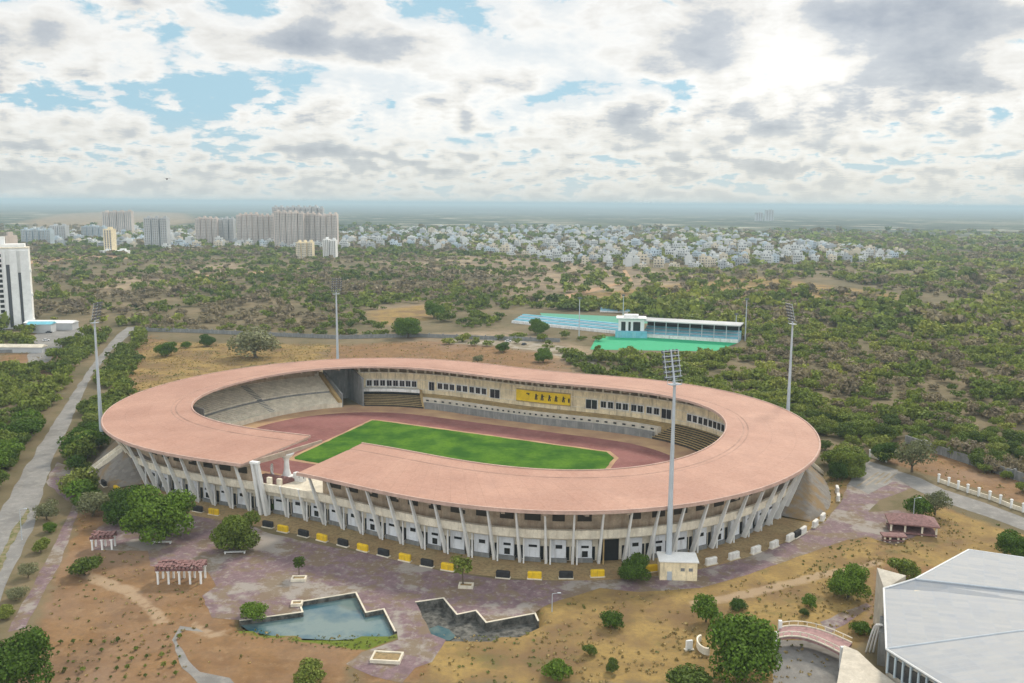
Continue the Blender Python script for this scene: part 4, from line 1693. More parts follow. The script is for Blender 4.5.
far_r = arc_pts([(780, 627.5), (795, 626), (811, 627.5), (830, 633.5), (852, 643)], 3.2)
near_r = arc_pts([(775, 639), (790, 636.5), (806, 638), (822, 644), (842, 654)], 3.2)
mb = MB()
for i in range(16):
    lo = [near_r[i], near_r[i + 1], far_r[i + 1], far_r[i]]
    mb.hexa([p - Vector((0, 0, .6)) for p in lo], lo)
bpart("deck", mb, M["deck_pink"])
for rl_ in (far_r, near_r):
    mb = MB()
    for i in range(16):
        mb.tube(rl_[i] + Vector((0, 0, 1.1)), rl_[i + 1] + Vector((0, 0, 1.1)), .11, .11, 6)
        mb.tube(rl_[i] + Vector((0, 0, .1)), rl_[i + 1] + Vector((0, 0, .1)), .18, .18, 6)
        if i % 2 == 0:
            mb.tube(rl_[i], rl_[i] + Vector((0, 0, 1.1)), .1, .1, 5)
    bpart("railing", mb, M["cream_pale"])
for p in (near_r[0], far_r[0], near_r[-1]):
    mb = MB()
    mb.box((p.x, p.y, 2.4), (.7, .7, 4.8))
    bpart("end_pier", mb, M["white_clean"])

# ------------------------------------------------------------------ hockey ground behind the stadium
sheet("hockey_pitch", wp2([(597, 336.5), (640, 336.5), (738, 343), (714, 351.5), (590, 349.5)]), .06, M["teal_turf"])
sheet("back_pitch", wp2([(540, 313), (618, 316.5), (645, 317), (672, 318), (668, 324), (545, 321)]), .05, M["dull_turf"])


def stand_line(name, p0, p1, depth, h, label, canopy):
    a, b = G(*p0), G(*p1)
    d = b - a
    L, an = d.length, math.atan2(d.y, d.x)
    root = empty(name, (a.x, a.y, 0), an)
    tag(root, label, "stand")
    for i in range(6):
        mb = MB()
        y = depth * i / 6
        z = h * .30 + h * .6 * i / 6
        mb.box((L / 2, y + depth / 12, z / 2), (L, depth / 6, z))
        mb.build("tier", M["blue_seat"] if i % 2 else M["tower_glass"], root)
    mb = MB()
    mb.box((L / 2, -.3, h * .14), (L, .5, h * .28))
    mb.build("front_wall", M["white_wall"], root)
    if canopy:
        mb = MB()
        mb.box((L / 2, depth + .6, h * .75), (L, .4, h * 1.4))
        mb.build("back_wall", M["dark"], root)
        mb = MB()
        mb.box((L / 2, depth * .55, h * 1.45), (L + 2, depth * 1.2, .7))
        mb.build("canopy", M["tower_grey"], root)
        k = int(L / 8)
        for i in range(k + 1):
            mb = MB()
            mb.box((L * i / k, depth * .1, h * .72), (.5, .5, h * 1.4))
            mb.build("post", M["galv"], root)
    return root


stand_line("spectator_stand", (512, 323), (618, 334), 16, 7.0, "long open stand of pale blue tiers behind the car park", False)
stand_line("spectator_stand", (642, 337), (738, 343), 15, 8.0, "canopied pale blue stand facing the bright green hockey pitch", True)
p = G(632, 337)
pv = empty("club_house", (p.x, p.y + 6, 0), -.12)
tag(pv, "white two storey club house between the two blue stands", "club house")
mb = MB()
mb.box((0, 0, 6.5), (18, 12, 13))
mb.box((0, 0, 14), (10, 8, 2.4))
cw = mb.build("wall", M["white_clean"], pv)
mb = MB()
mb.box((0, 0, 13.15), (21, 15, .5))
mb.build("roof", M["white_wall"], pv)
for x, w in ((-5.5, 3), (-1.2, 1.6), (3.8, 5)):
    mb = MB()
    mb.box((x, -6.05, 7.2), (w, .3, 7))
    mb.build("window", M["window_glass"], pv)
mb = MB()
mb.box((0, -8.5, 2.2), (22, 5, 4.4))
mb.build("porch", M["blue_seat"], pv)
stand_line("spectator_stand", (600, 312), (668, 314), 7, 4, "low cream stand beyond the dull green back pitch", False)
for px, yb, yt, lb in ((579, 338, 299, "thin floodlight pole left of the club house"), (623, 318, 296, "thin flagpole rising behind the club house"),
                        (745, 341, 300, "thin tall pole right of the canopied stand"), (735.5, 334, 315, "short lamp pole at the canopied stand's right end")):
    p = G(px, yb)
    h = AT(px, yt, p.y).z
    root = empty("light_pole", (p.x, p.y, 0))
    tag(root, lb, "pole")
    mb = MB()
    mb.tube((0, 0, 0), (0, 0, h), .45, .25, 6)
    mb.build("pole", M["galv"], root)
    mb = MB()
    mb.box((0, 0, h + .6), (2.6, .5, 1.3))
    mb.build("lamp_panel", M["lamp_grey"], root)

# ------------------------------------------------------------------ white apartment tower at the left edge
D0 = 640.0
pl, pr_ = AT(-32, 300, D0), AT(25, 300, D0)
Wd = (pr_.x - pl.x) * 1.06
Ht = AT(20, 249, D0).z
tw = empty("apartment_tower", ((pl.x + pr_.x) / 2 - 4, D0 + 10, 0), .44)
tag(tw, "tall white apartment tower with small square windows at the left edge", "tower")
mb = MB()
mb.box((0, 0, Ht / 2), (Wd, 20, Ht))
mb.box((2, 2, Ht + 1.4), (Wd * .8, 14, 2.8))
mb.box((Wd * .08, 2, Ht + 4), (6, 6, 8))
wl_ = mb.build("wall", M["white_clean"], tw)
for x0, x1, z0, z1 in ((.16, .21, .02, .80), (.33, .37, .05, .70)):
    mb = MB()
    mb.box((Wd * (x0 + x1) / 2, -10.02, Ht * (z0 + z1) / 2), (Wd * (x1 - x0), .5, Ht * (z1 - z0)))
    mb.build("recess", M["tower_win"], tw)
for x0, x1, dp in ((.215, .325, 1.6), (.375, .5, 2.4), (-.02, 0.0, .8), (.12, .155, 1.2)):
    mb = MB()
    mb.box((Wd * (x0 + x1) / 2, -10 - dp / 2, Ht * .49), (Wd * (x1 - x0), dp, Ht * .97))
    mb.build("bay", M["white_clean"], tw)
nf = 14
for i in range(nf):
    z = Ht * (.08 + .88 * (i + .3) / nf)
    for x in (-.36, -.24, -.09, .065):
        mb = MB()
        mb.box((Wd * x, -10.03, z), (2.6, .4, 2.2))
        mb.build("window", M["window_glass"], wl_)
for z in (.10, .42, .72):
    mb = MB()
    mb.box((Wd * .505, -8, Ht * z), (1.6, 5, 2.0))
    mb.build("balcony", M["white_clean"], tw)
mb = MB()
mb.box((0, -4, Ht + .4), (Wd + 1, 13, .8))
mb.build("cornice", M["cream_pale"], tw)

for px, py, w, d, h, rz, mat, lb in ((52, 329, 34, 10, 5, .02, "white_clean", "long low shed with a pale roof beside the white tower"), (42, 332, 16, 9, 6, .1, "blue_seat", "small blue shed beside the white tower"),
                                     (20, 352, 30, 6, 3.4, 0, "concrete", "low grey outbuilding below the white tower")):
    p = G(px, py)
    root = empty("shed", (p.x, p.y, 0), rz)
    tag(root, lb, "shed")
    mb = MB()
    mb.box((0, 0, h / 2), (w, d, h))
    mb.build("wall", M["tower_grey"], root)
    mb = MB()
    mb.faces([(-w / 2 - .6, -d / 2 - .6, h + .004), (w / 2 + .6, -d / 2 - .6, h + .004), (w / 2 + .6, d / 2 + .6, h + .004), (-w / 2 - .6, d / 2 + .6, h + .004), (-w / 2 - .6, 0, h + 1.6), (w / 2 + .6, 0, h + 1.6)],
             [(0, 1, 5, 4), (2, 3, 4, 5), (1, 2, 5), (3, 0, 4), (3, 2, 1, 0)])
    mb.build("roof", M[mat], root)


def make_car(mat):
    root = empty("parked_car")
    mb = MB()
    mb.box((0, 0, .62), (4.3, 1.75, .62), bev=.16)
    mb.build("body", M[mat], root)
    mb = MB()
    lo = [(-1.5, -.78, .94), (1.1, -.78, .94), (1.1, .78, .94), (-1.5, .78, .94)]
    hi = [(-1.1, -.66, 1.46), (.5, -.66, 1.46), (.5, .66, 1.46), (-1.1, .66, 1.46)]
    mb.hexa(lo, hi)
    mb.build("cabin", M["window_glass"], root)
    mb = MB()
    mb.box((-.3, 0, 1.49), (1.5, 1.28, .06))
    mb.build("roof", M[mat], root)
    for x in (-1.35, 1.35):
        for y in (-.8, .8):
            mb = MB()
            mb.tube((x, y - .11, .32), (x, y + .11, .32), .32, .32, 12)
            mb.build("wheel", M["rubber"], root)
    return root


cars = {"car_white": make_car("car_white"), "car_dark": make_car("car_dark")}
used = set()
for px, py, rz, mt, lb in ((49, 333, .3, "car_dark", "dark car parked in the yard beside the white tower"), (36, 346, 1.2, "car_dark", "dark car on the yard's lower driveway"), (46, 341, .9, "car_white", "white car on the yard beside the white tower"),
                           (508, 342, .2, "car_white", "white car in the pale car park by the trees"), (524, 345, 1.0, "car_dark", "dark car in the pale car park by the trees")):
    o = copy_tree(cars[mt]) if mt in used else cars[mt]
    used.add(mt)
    p = G(px, py)
    o.location = (p.x, p.y, .04)
    o.rotation_euler = (0, 0, rz)
    tag(o, lb, "car")

# ------------------------------------------------------------------ distant towers
def far_tower(name, px0, px1, ytop, dist, nb, mat, label, cat="tower", depth=18, seed=0):
    rr = random.Random(seed + int(px0 * 10))
    a, b = AT(px0, ytop, dist), AT(px1, ytop, dist)
    Wt, H_ = b.x - a.x, a.z
    root = empty(name, ((a.x + b.x) / 2, dist + depth / 2, 0))
    tag(root, label, cat, None)
    bw = Wt / nb
    for i in range(nb):
        x = -Wt / 2 + bw * (i + .5)
        h = H_ * (1 - rr.uniform(0, .07)) if nb > 1 else H_
        off = rr.choice((0, 1.5, 3))
        mb = MB()
        mb.box((x, off, h / 2), (bw * .84, depth, h))
        mb.box((x + bw * .1, off, h + 1.6), (bw * .35, depth * .4, 3.2))
        blk = mb.build("tower_block", mat, root)
        for k, xx in enumerate((-.24, .02, .27)):
            mb = MB()
            mb.box((x + bw * xx, off - depth / 2 - .02, h * .49), (bw * .13, .3, h * .94))
            mb.build("window_strip", M["strip_win"], blk)
        if i < nb - 1:
            mb = MB()
            mb.box((x + bw / 2, 4, h * .48), (bw * .17, depth * .7, h * .96))
            mb.build("stair_core", M["tower_win"] if i % 2 else M["tower_grey"], blk)
    return root


far_tower("apartment_block", 194, 217, 217, 1950, 4, M["tower_tan"], "tan apartment block at the left end of the tower cluster")
far_tower("apartment_block", 217, 233, 217.5, 1960, 3, M["tower_grey"], "grey apartment block second from the left in the tower cluster")
far_tower("apartment_block", 235, 274, 213.5, 1880, 7, M["tower_tan"], "wide tan apartment block left of the tallest cluster")
far_tower("apartment_block", 273, 303, 211, 1820, 5, M["tower_tan"], "tan striped apartment block in front of the tallest towers")
far_tower("apartment_block", 303, 337, 213, 1840, 6, M["tower_tan"], "striped apartment block at the right end of the tower cluster")
far_tower("apartment_block", 271, 323, 205.5, 1990, 9, M["tower_grey"], "tallest grey apartment block rising above the horizon")
far_tower("apartment_block", 142, 166, 215.5, 1750, 3, M["tower_grey"], "single grey striped tower left of the cluster")
far_tower("apartment_block", 101, 131, 210.5, 2600, 4, M["tower_tan"], "hazy tan block far behind the slender white tower")
far_tower("slender_tower", 102, 112, 229, 1560, 1, M["cream"], "slender cream tower at the left of the distant town")
far_tower("podium_block", 97, 127, 250.5, 1550, 2, M["white_clean"], "low white podium at the foot of the slender cream tower")
far_tower("apartment_block", 0, 5, 236, 760, 1, M["tower_tan"], "tan tower top behind the white apartment tower")
far_tower("office_tower", 755, 764, 212.5, 5200, 1, M["tower_grey"], "faint wide tower on the far horizon")
far_tower("office_tower", 765, 775, 210, 5300, 1, M["tower_grey"], "faint tall tower on the far horizon")
far_tower("office_block", 295, 312, 241, 1480, 3, M["cream"], "cream office block under the tallest towers")
far_tower("office_block", 322, 336, 239, 1500, 2, M["white_clean"], "white office block under the right end of the tower cluster")
far_tower("office_block", 20, 50, 229, 1900, 5, M["tower_glass"], "long bluish office block behind the white tower")
far_tower("office_block", 48, 65, 225, 2000, 2, M["tower_grey"], "grey glass office block at the far left")
far_tower("office_block", 80, 104, 226, 2100, 4, M["tower_glass"], "pale blue office block left of the slender tower")

# ------------------------------------------------------------------ distant town
def house_mesh(seed):
    rr = random.Random(seed)
    mb = MB()
    w, d, h = rr.uniform(8, 15), rr.uniform(8, 12), rr.choice((6.5, 9.6, 9.6, 12.8))
    mb.box((0, 0, h / 2), (w, d, h), 0, 0)
    if rr.random() < .6:
        mb.box((w * .5 + 1.6, 0, h * .36), (3.2, d * .7, h * .72), 0, 0)
    for sx in (-1, 1):
        mb.box((sx * (w / 2 - .15), 0, h + .45), (.3, d, .9), 0, 0)
    mb.box((0, -d / 2 + .15, h + .45), (w - .6, .3, .9), 0, 0)
    mb.box((rr.uniform(-.2, .2) * w, d * .15, h + 1.5), (w * .35, d * .4, 3.0), 0, 0)
    mb.lathe((w * .3, -d * .1, h), [(.9, 0), (.9, 1.8), (.3, 2.1)], 8, 1)
    nf = int(h / 3.1)
    for f_ in range(nf):
        z = 3.1 * f_ + 1.75
        k = rr.choice((3, 4))
        for i in range(k):
            mb.box((-w / 2 + w * (i + .5) / k, -d / 2 - .02, z), (w / k * .45, .14, 1.4), 0, 1)
        for i in range(2):
            for s in (-1, 1):
                mb.box((s * (w / 2 + .02), -d / 2 + d * (i + .5) / 2, z), (.14, d * .2, 1.3), 0, 1)
        if f_ and rr.random() < .7:
            mb.box((0, -d / 2 - .8, 3.1 * f_), (w * .7, 1.5, .25), 0, 0)
    return mb


HMATS = [("white", plain("house_white", (0.58, 0.59, 0.585), var=.1, scale=.05)), ("cream", plain("house_cream", (0.60, 0.53, 0.42), var=.1, scale=.05)), ("grey", plain("house_grey", (0.36, 0.38, 0.40), var=.1, scale=.05)),
         ("pale blue", plain("house_blue", (0.47, 0.54, 0.60), var=.1, scale=.05))]
protos = []
for i in range(10):
    cn, mt = HMATS[[0, 0, 1, 0, 2, 0, 3, 0, 1, 2][i]]
    o = house_mesh(40 + i).build("town_house", [mt, M["tower_win"]])
    protos.append([cn, o, False])
CITY = [([(335, 236), (430, 231), (560, 231), (700, 236), (770, 243), (850, 248), (915, 256), (900, 262), (780, 264), (722, 269), (640, 271), (600, 268), (560, 262), (480, 254), (420, 249), (340, 250)], 1.0),
        ([(22, 232), (140, 230), (200, 233), (335, 236), (340, 250), (250, 249), (150, 250), (60, 246)], .95),
        ([(350, 229), (560, 226), (760, 234), (770, 243), (560, 232), (350, 236)], .35)]


def city_samples(n):
    out = []
    while len(out) < n:
        px, py = RNG.uniform(18, 920), RNG.uniform(226, 272)
        dens = 0
        for pl_, w in CITY:
            if poly_sdf(np.array([px]), np.array([py]), pl_)[0] < 0:
                dens = max(dens, w)
        clump = .45 + .55 * math.sin(px * .071 + 1.3) * math.sin(py * .5 + px * .02)
        if RNG.random() < dens * max(.25, clump + .35):
            p = G(px, py)
            out.append((p.x, p.y))
    return out


def spaced(pts, dmin, seed_cells=None):
    cells = seed_cells if seed_cells is not None else {}
    out = []
    for x, y in pts:
        k = (int(x // dmin), int(y // dmin))
        if any(math.hypot(x - a, y - b) < dmin for i in (-1, 0, 1) for j in (-1, 0, 1) for a, b in cells.get((k[0] + i, k[1] + j), ())):
            continue
        cells.setdefault(k, []).append((x, y))
        out.append((x, y))
    return out


hs = spaced(city_samples(2000), 24.0)
hs.sort(key=lambda p: math.hypot(*p))
print("houses", len(hs))
HLAB = {"white": "white flat roofed house in the distant town", "cream": "cream flat roofed house in the distant town", "grey": "grey flat roofed house in the distant town", "pale blue": "pale blue flat roofed house in the distant town"}
mass = MB()
for i, (x, y) in enumerate(hs):
    rz = RNG.choice((0, .25, -.35, .6, PI / 2, PI, -.1)) + RNG.uniform(-.1, .1)
    s = RNG.uniform(.85, 1.35)
    if i < 296:
        pr = protos[RNG.integers(10)]
        o = pr[1].copy() if pr[2] else pr[1]
        if pr[2]:
            COL.objects.link(o)
        pr[2] = True
        o.location = (x, y, 0)
        o.rotation_euler = (0, 0, rz)
        o.scale = (s, s, s * RNG.uniform(.85, 1.25))
        tag(o, HLAB[pr[0]], "house", pr[0] + " houses of the distant town")
    else:
        w, d, h = RNG.uniform(9, 16) * s, RNG.uniform(9, 14) * s, RNG.choice((7, 10, 10, 13)) * s
        mi = int(RNG.choice((0, 0, 0, 1, 2, 3)))
        mass.box((x, y, h / 2), (w, d, h), rz, mi)
        mass.box((x, y, h + 1.3), (w * .35, d * .4, 2.6), rz, mi)
        nf = int(h / 3.2)
        ca, sa_ = math.cos(rz), math.sin(rz)
        for f_ in range(nf):
            mass.box((x + (d / 2) * sa_, y - (d / 2) * ca, 3.2 * f_ + 1.8), (w * .8, .2, 1.2), rz, 4)
for pr in protos:
    if not pr[2]:
        bpy.data.objects.remove(pr[1])
o = mass.build("far_town", [h[1] for h in HMATS] + [M["tower_win"]])
tag(o, "farthest pale houses of the distant town merging before the hazy plain", "town", kind="stuff")


# ------------------------------------------------------------------ trees
def leaf_cloud(rng, n, lobes, size, flat=.75):
    """n leaf clumps (small quads) spread through the shells of a few lobes. Returns verts (4n,3)."""
    vol = np.array([l[3] ** 2 for l in lobes])
    pick = rng.choice(len(lobes), n, p=vol / vol.sum())
    c = np.array([l[:3] for l in lobes])[pick]
    r = np.array([l[3] for l in lobes])[pick]
    d = rng.normal(size=(n, 3))
    d /= np.linalg.norm(d, axis=1, keepdims=True)
    d[:, 2] = np.where(d[:, 2] < -.8, -d[:, 2] * .6, d[:, 2])
    rad = r * (1 - np.abs(rng.normal(0, .22, n))).clip(.2, 1.1)
    p = c + d * rad[:, None] * np.array([1, 1, flat])
    nrm = d + rng.normal(0, .55, (n, 3))
    nrm /= np.linalg.norm(nrm, axis=1, keepdims=True)
    a = np.cross(nrm, rng.normal(size=(n, 3)))
    a /= np.linalg.norm(a, axis=1, keepdims=True) + 1e-9
    b = np.cross(nrm, a)
    s = (size * rng.uniform(.55, 1.25, n))[:, None]
    v = np.stack([p - a * s - b * s * .6, p + a * s * .8 - b * s * .7, p + a * s + b * s * .6, p - a * s * .7 + b * s * .75], 1)
    return v.reshape(-1, 3)


def crown_lobes(rng, w, h, base, nl):
    lobes = [(0, 0, base + h * .5, min(w * .34, h * .62))]
    for i in range(nl):
        an = 2 * PI * (i + rng.uniform(-.3, .3)) / nl
        rr = w * .5 * rng.uniform(.35, .68)
        lr = w * rng.uniform(.16, .27)
        lobes.append((math.cos(an) * rr, math.sin(an) * rr, base + h * rng.uniform(.20, .76), lr))
    return lobes


def tree_proto(name, seed, w, h, base, n, size, mat, limbs=4, nl=8, flat=.75):
    rng = np.random.default_rng(seed)
    root = empty(name)
    lobes = crown_lobes(rng, w, h, base, nl)
    v = leaf_cloud(rng, n, lobes, size, flat)
    np_mesh("crown", v, np.arange(len(v)).reshape(-1, 4), mat, None, root)
    mb = MB()
    tr = max(.10, w * .028)
    fork = Vector((rng.uniform(-.2, .2), rng.uniform(-.2, .2), base + h * .12))
    mb.tube((0, 0, -.1), fork, tr * 1.25, tr * .8, 7)
    for i in range(limbs):
        l = lobes[1 + i * (len(lobes) - 1) // limbs]
        e = Vector(l[:3])
        mid = fork.lerp(e, .5) + Vector((0, 0, h * .05))
        mb.tube(fork, mid, tr * .6, tr * .4, 5)
        mb.tube(mid, e, tr * .4, tr * .15, 5)
    mb.build("trunk", M["bark"], root)
    return root


def place_tree(proto_list, idx, loc, scale, rz, label, cat="tree", group=None, zs=1.0):
    ent = proto_list[idx % len(proto_list)]
    o = copy_tree(ent[0]) if ent[1] else ent[0]
    ent[1] = True
    o.location = loc
    o.rotation_euler = (0, 0, rz)
    o.scale = (scale, scale, scale * zs)
    tag(o, label, cat, group)
    return o


# kinds: unit protos are about 10 m wide
SHADE = [[tree_proto("shade_tree", 3 + i, 10, 7.6, .35, 10000, .18, M["leaf" if i == 2 else "leaf_dark"], nl=11), False] for i in range(3)]
DARKT = [[tree_proto("dense_tree", 13 + i, 10, 8.2, .3, 10000, .19, M["leaf_dark"], nl=12, flat=.9), False] for i in range(2)]
BUSH = [[tree_proto("shrub", 23 + i, 5, 3.5, .15, 2400, .14, M["leaf_dark" if i else "leaf"], nl=7, limbs=3), False] for i in range(3)]
GREYB = [[tree_proto("grey_shrub", 33 + i, 7, 4.9, .3, 2600, .15, M["leaf_grey"], nl=8), False] for i in range(2)]
SLIM = [[tree_proto("young_tree", 43, 4.2, 3.0, 2.4, 520, .2, M["leaf"], nl=5, limbs=3), False]]
SCRUB = [[tree_proto("scrub_tree", 53 + i, 8, 4.8, .4, 1500, .25, M["leaf"], nl=8, flat=.7), False] for i in range(5)]
SCRUBD = [[tree_proto("thicket_tree", 63 + i, 8, 5.8, .4, 1500, .25, M["leaf_dark"], nl=8), False] for i in range(3)]
BARE = [[tree_proto("bare_scrub", 73 + i, 7, 4.0, .7, 420, .30, M["leaf_brown"], nl=8), False] for i in range(2)]

near = [  # list, index, px of centre, px y of base, crown width in px, label, height factor
    (DARKT, 0, 18, 690, 66, "big dark round tree cut by the lower left corner", 1.0),
    (SHADE, 0, 160, 541, 68, "largest round green tree on the plaza before the stand", 1.0),
    (SHADE, 1, 126, 522, 44, "dark round tree touching the left of the largest plaza tree", 1.0),
    (GREYB, 0, 93, 516, 36, "grey green bush tree beside the plaza's left corner", 1.0),
    (SHADE, 2, 237, 549, 49, "lone round green tree over the longer white bench", 1.05),
    (BUSH, 0, 85, 575, 33, "small spreading tree on bare earth near the purple path", .8),
    (BUSH, 1, 254, 618, 31, "low bushy shrub at the blue pond's left end", .8),
    (SLIM, 0, 299, 577, 16, "slender young tree in a planter above the blue pond", 1.1),
    (SLIM, 0, 463, 586, 28, "small thin tree in a planter by the last yellow blocks", .9),
    (SHADE, 1, 634, 581, 33, "round dark green tree left of the cream plant room", 1.15),
    (BUSH, 1, 612, 627, 27, "round green bush alone in the dry grass below the plant room", 1.0),
    (BUSH, 2, 706, 622, 34, "dark bush just above the big dense tree", 1.1),
    (DARKT, 1, 743, 677, 76, "big dense dark tree left of the arched footbridge", 1.0),
    (BUSH, 1, 738, 609, 20, "small dark bush between the dense tree and the paved road", .8),
    (BUSH, 0, 690, 690, 54, "wide shrub cut by the lower edge near the white slab", .7),
    (BUSH, 1, 557, 679, 32, "round bush at the lower edge in the golden grass", 1.0),
    (BUSH, 0, 309, 685, 38, "light green bush at the lower edge below the blue pond", .85),
    (BUSH, 0, 590, 655, 17, "small pale bush in the golden grass right of the ponds", 1.0),
    (BUSH, 0, 612, 672, 16, "little bush low in the golden grass near the lower edge", 1.2),
    (SHADE, 1, 848, 597, 39, "round dark tree left of the hall's white fin", 1.1),
    (BUSH, 2, 809, 607, 17, "small round bush in soil left of the dark fin tree", 1.0),
    (BUSH, 0, 804, 616, 12, "tiny bush below the small round bush near the bridge", 1.0),
    (BUSH, 0, 905, 578, 32, "light green shrub behind the tip of the white fin", .9),
    (SHADE, 0, 1013, 558, 36, "round tree behind the far corner of the hall roof", .9),
    (BUSH, 1, 918, 516, 27, "green bush behind the hipped pavilion", 1.2),
    (BUSH, 1, 861, 634, 22, "bushy green shrub where the footbridge meets the hall", .9),
    (SHADE, 2, 851, 477, 34, "feathery green tree at the stadium's right end", 1.1),
    (SHADE, 0, 838, 480, 22, "small light tree tucked against the right stone bank", 1.2),
    (SHADE, 1, 886, 462, 26, "round tree beside the parking area", 1.1),
    (GREYB, 1, 912, 472, 40, "grey green leaning shrub left of the white posts", 1.1),
    (GREYB, 1, 935, 515, 26, "dry grey shrub right of the hipped pavilion", 1.2),
    (GREYB, 0, 47, 520, 26, "grey leafless shrub where the purple path meets the road junction", 1.0),
    (BUSH, 0, 41, 552, 17, "weedy bush between the road and the purple path, beside the street lamp", 1.1),
    (BUSH, 1, 50, 532, 14, "small dark weed bush at the top of the purple path", 1.1),
    (GREYB, 1, 28, 578, 20, "greyish weed clump on the verge left of the purple path", .9),
    (GREYB, 0, 16, 600, 22, "wide greyish weed clump low on the verge left of the purple path", .8),
    (BUSH, 0, 6, 618, 18, "green weed bush at the foot of the roadside verge by the left edge", .9),
    (BUSH, 1, 283, 511, 10, "round dark topiary beside the white entrance pier", 1.6),
    (BUSH, 2, 275, 513, 8, "smaller dark topiary beside the white entrance pier", 1.8),
    (DARKT, 0, 555, 553.5, 5, "thin dark cypress bush against the ground floor panels", 2.2),
    (GREYB, 0, 256, 358, 60, "wide low grey olive tree on the golden field behind the roof", .75),
    (SHADE, 1, 167, 356, 22, "dark round tree left on the golden field", .9),
    (SHADE, 1, 207, 346, 16, "small dark tree on the golden field's far edge", 1.0),
    (BUSH, 1, 186, 348, 11, "tiny dark bush on the golden field's far edge", 1.0),
    (SHADE, 1, 503, 352, 15, "round tree at the car park's near edge", 1.0),
    (SHADE, 1, 543, 362, 20, "round dark tree where the car park meets the dry field", 1.0),
    (SHADE, 0, 408, 338, 30, "round green tree left of the tan clearing", 1.0),
    (SHADE, 1, 434, 318, 24, "dark round tree in the tan clearing", 1.0),
    (SHADE, 1, 538, 334, 22, "dark tree before the open blue stand", 1.0),
    (GREYB, 0, 478, 363, 14, "dry brownish bush behind the far roof", .9),
]
for lst, idx, px, py, wpx, lb, zs in near:
    p = G(px, py)
    base_w = 10.0 if lst in (SHADE, DARKT) else (5.0 if lst is BUSH else (7.0 if lst is GREYB else 4.2))
    s = wpx / 900 * math.hypot(p.length, CAMH) / base_w / 1.06
    place_tree(lst, idx, (p.x, p.y, 0), s, random.uniform(0, 6.3), lb, "shrub" if lst in (BUSH, GREYB) else "tree", None, zs)

# seedlings in rows, lower left
SEED = [[tree_proto("seedling", 83, 1.5, 1.2, .25, 60, .2, M["leaf"], nl=4, limbs=2), False]]
kk = 0
for r_ in range(5):
    for j in range(9):
        px, py = 58 + j * 15.5 - r_ * 2 + random.uniform(-3, 3), 645 + r_ * 9.3 - j * .8 + random.uniform(-1, 1)
        if px < 56 or random.random() < .12:
            continue
        p = G(px, py)
        place_tree(SEED, 0, (p.x, p.y, 0), random.uniform(.35, .95), random.uniform(0, 6), "low seedling in the planted rows at the lower left", "seedling", "seedlings in planted rows")
        kk += 1

# woodland density, asked at the pixel where a ground point would be seen
WOOD = [  # (pixel polygon, density, kind of cover)
    ([(640, 290), (780, 300), (920, 306), (1060, 296), (1060, 500), (1030, 497), (960, 462), (905, 440), (870, 448), (840, 470), (800, 440), (735, 410), (640, 390), (560, 352), (575, 358), (640, 357), (700, 357), (745, 352), (748, 345), (740, 335), (640, 318)], .95),
    ([(640, 296), (1060, 300), (1060, 262), (900, 262), (790, 268), (915, 297), (880, 303), (700, 292)], .75),
    ([(905, 262), (1060, 262), (1060, 236), (920, 240), (900, 256)], .55),
    ([(400, 300), (640, 300), (660, 318), (600, 312), (512, 309), (490, 330), (470, 330), (440, 322), (430, 308)], .95),
    ([(36, 262), (500, 262), (500, 300), (400, 304), (360, 320), (330, 330), (140, 330), (36, 320)], .5),
    ([(240, 268), (400, 276), (500, 290), (480, 302), (380, 304), (270, 300)], .85),
    ([(130, 318), (330, 318), (420, 330), (410, 338), (134, 331)], .8),
    ([(-30, 366), (60, 366), (100, 338), (112, 330), (118, 334), (95, 361), (75, 390), (50, 428), (22, 474), (0, 512), (-30, 540)], 1.0),
    ([(70, 480), (57, 458), (75, 412), (92, 375), (110, 352), (126, 334), (145, 334), (140, 360), (128, 400), (118, 440), (104, 470), (100, 505), (84, 515)], 1.0),
    ([(40, 362), (78, 336), (104, 330), (110, 340), (90, 362)], .8),
    ([(0, 320), (34, 336), (30, 350), (-30, 352), (-30, 320)], .5),
    ([(20, 240), (500, 246), (500, 262), (36, 266)], .6),
    ([(500, 262), (560, 270), (500, 285), (420, 290)], .45),
    ([(500, 296), (505, 270), (600, 262), (790, 284), (915, 297), (700, 294)], .22),
    ([(640, 272), (790, 268), (900, 264), (915, 258), (1060, 258), (1060, 266), (780, 280)], .5),
    ([(560, 352), (585, 358), (640, 357), (700, 357), (700, 400), (640, 392), (575, 374)], .95),
    ([(430, 346), (500, 335), (600, 338), (600, 352), (560, 352), (500, 347)], .22),
    ([(845, 440), (905, 455), (870, 470), (830, 470)], .5),
    ([(910, 440), (960, 462), (1030, 497), (1030, 480), (960, 448)], .45),
    ([(20, 234), (330, 236), (920, 236), (920, 272), (330, 256), (20, 246)], .85),
    ([(-40, 226), (1070, 228), (1070, 240), (-40, 240)], .20),
]
BROWN = [([(36, 290), (250, 286), (330, 310), (330, 332), (140, 330), (36, 318)], .95), ([(30, 264), (500, 264), (640, 290), (420, 300), (330, 330), (36, 320)], .6), ([(420, 262), (640, 285), (500, 296), (400, 285)], .7), ([(640, 285), (1060, 262), (1060, 300), (900, 306), (760, 296)], .55),
         ([(36, 264), (300, 270), (240, 290), (36, 292)], .6), ([(250, 296), (410, 304), (350, 326), (260, 318)], .55), ([(910, 440), (1060, 475), (1060, 510), (960, 462)], .8), ([(700, 300), (1060, 300), (1060, 440), (900, 430), (760, 380)], .42), ([(20, 246), (500, 250), (500, 300), (30, 300)], .5)]


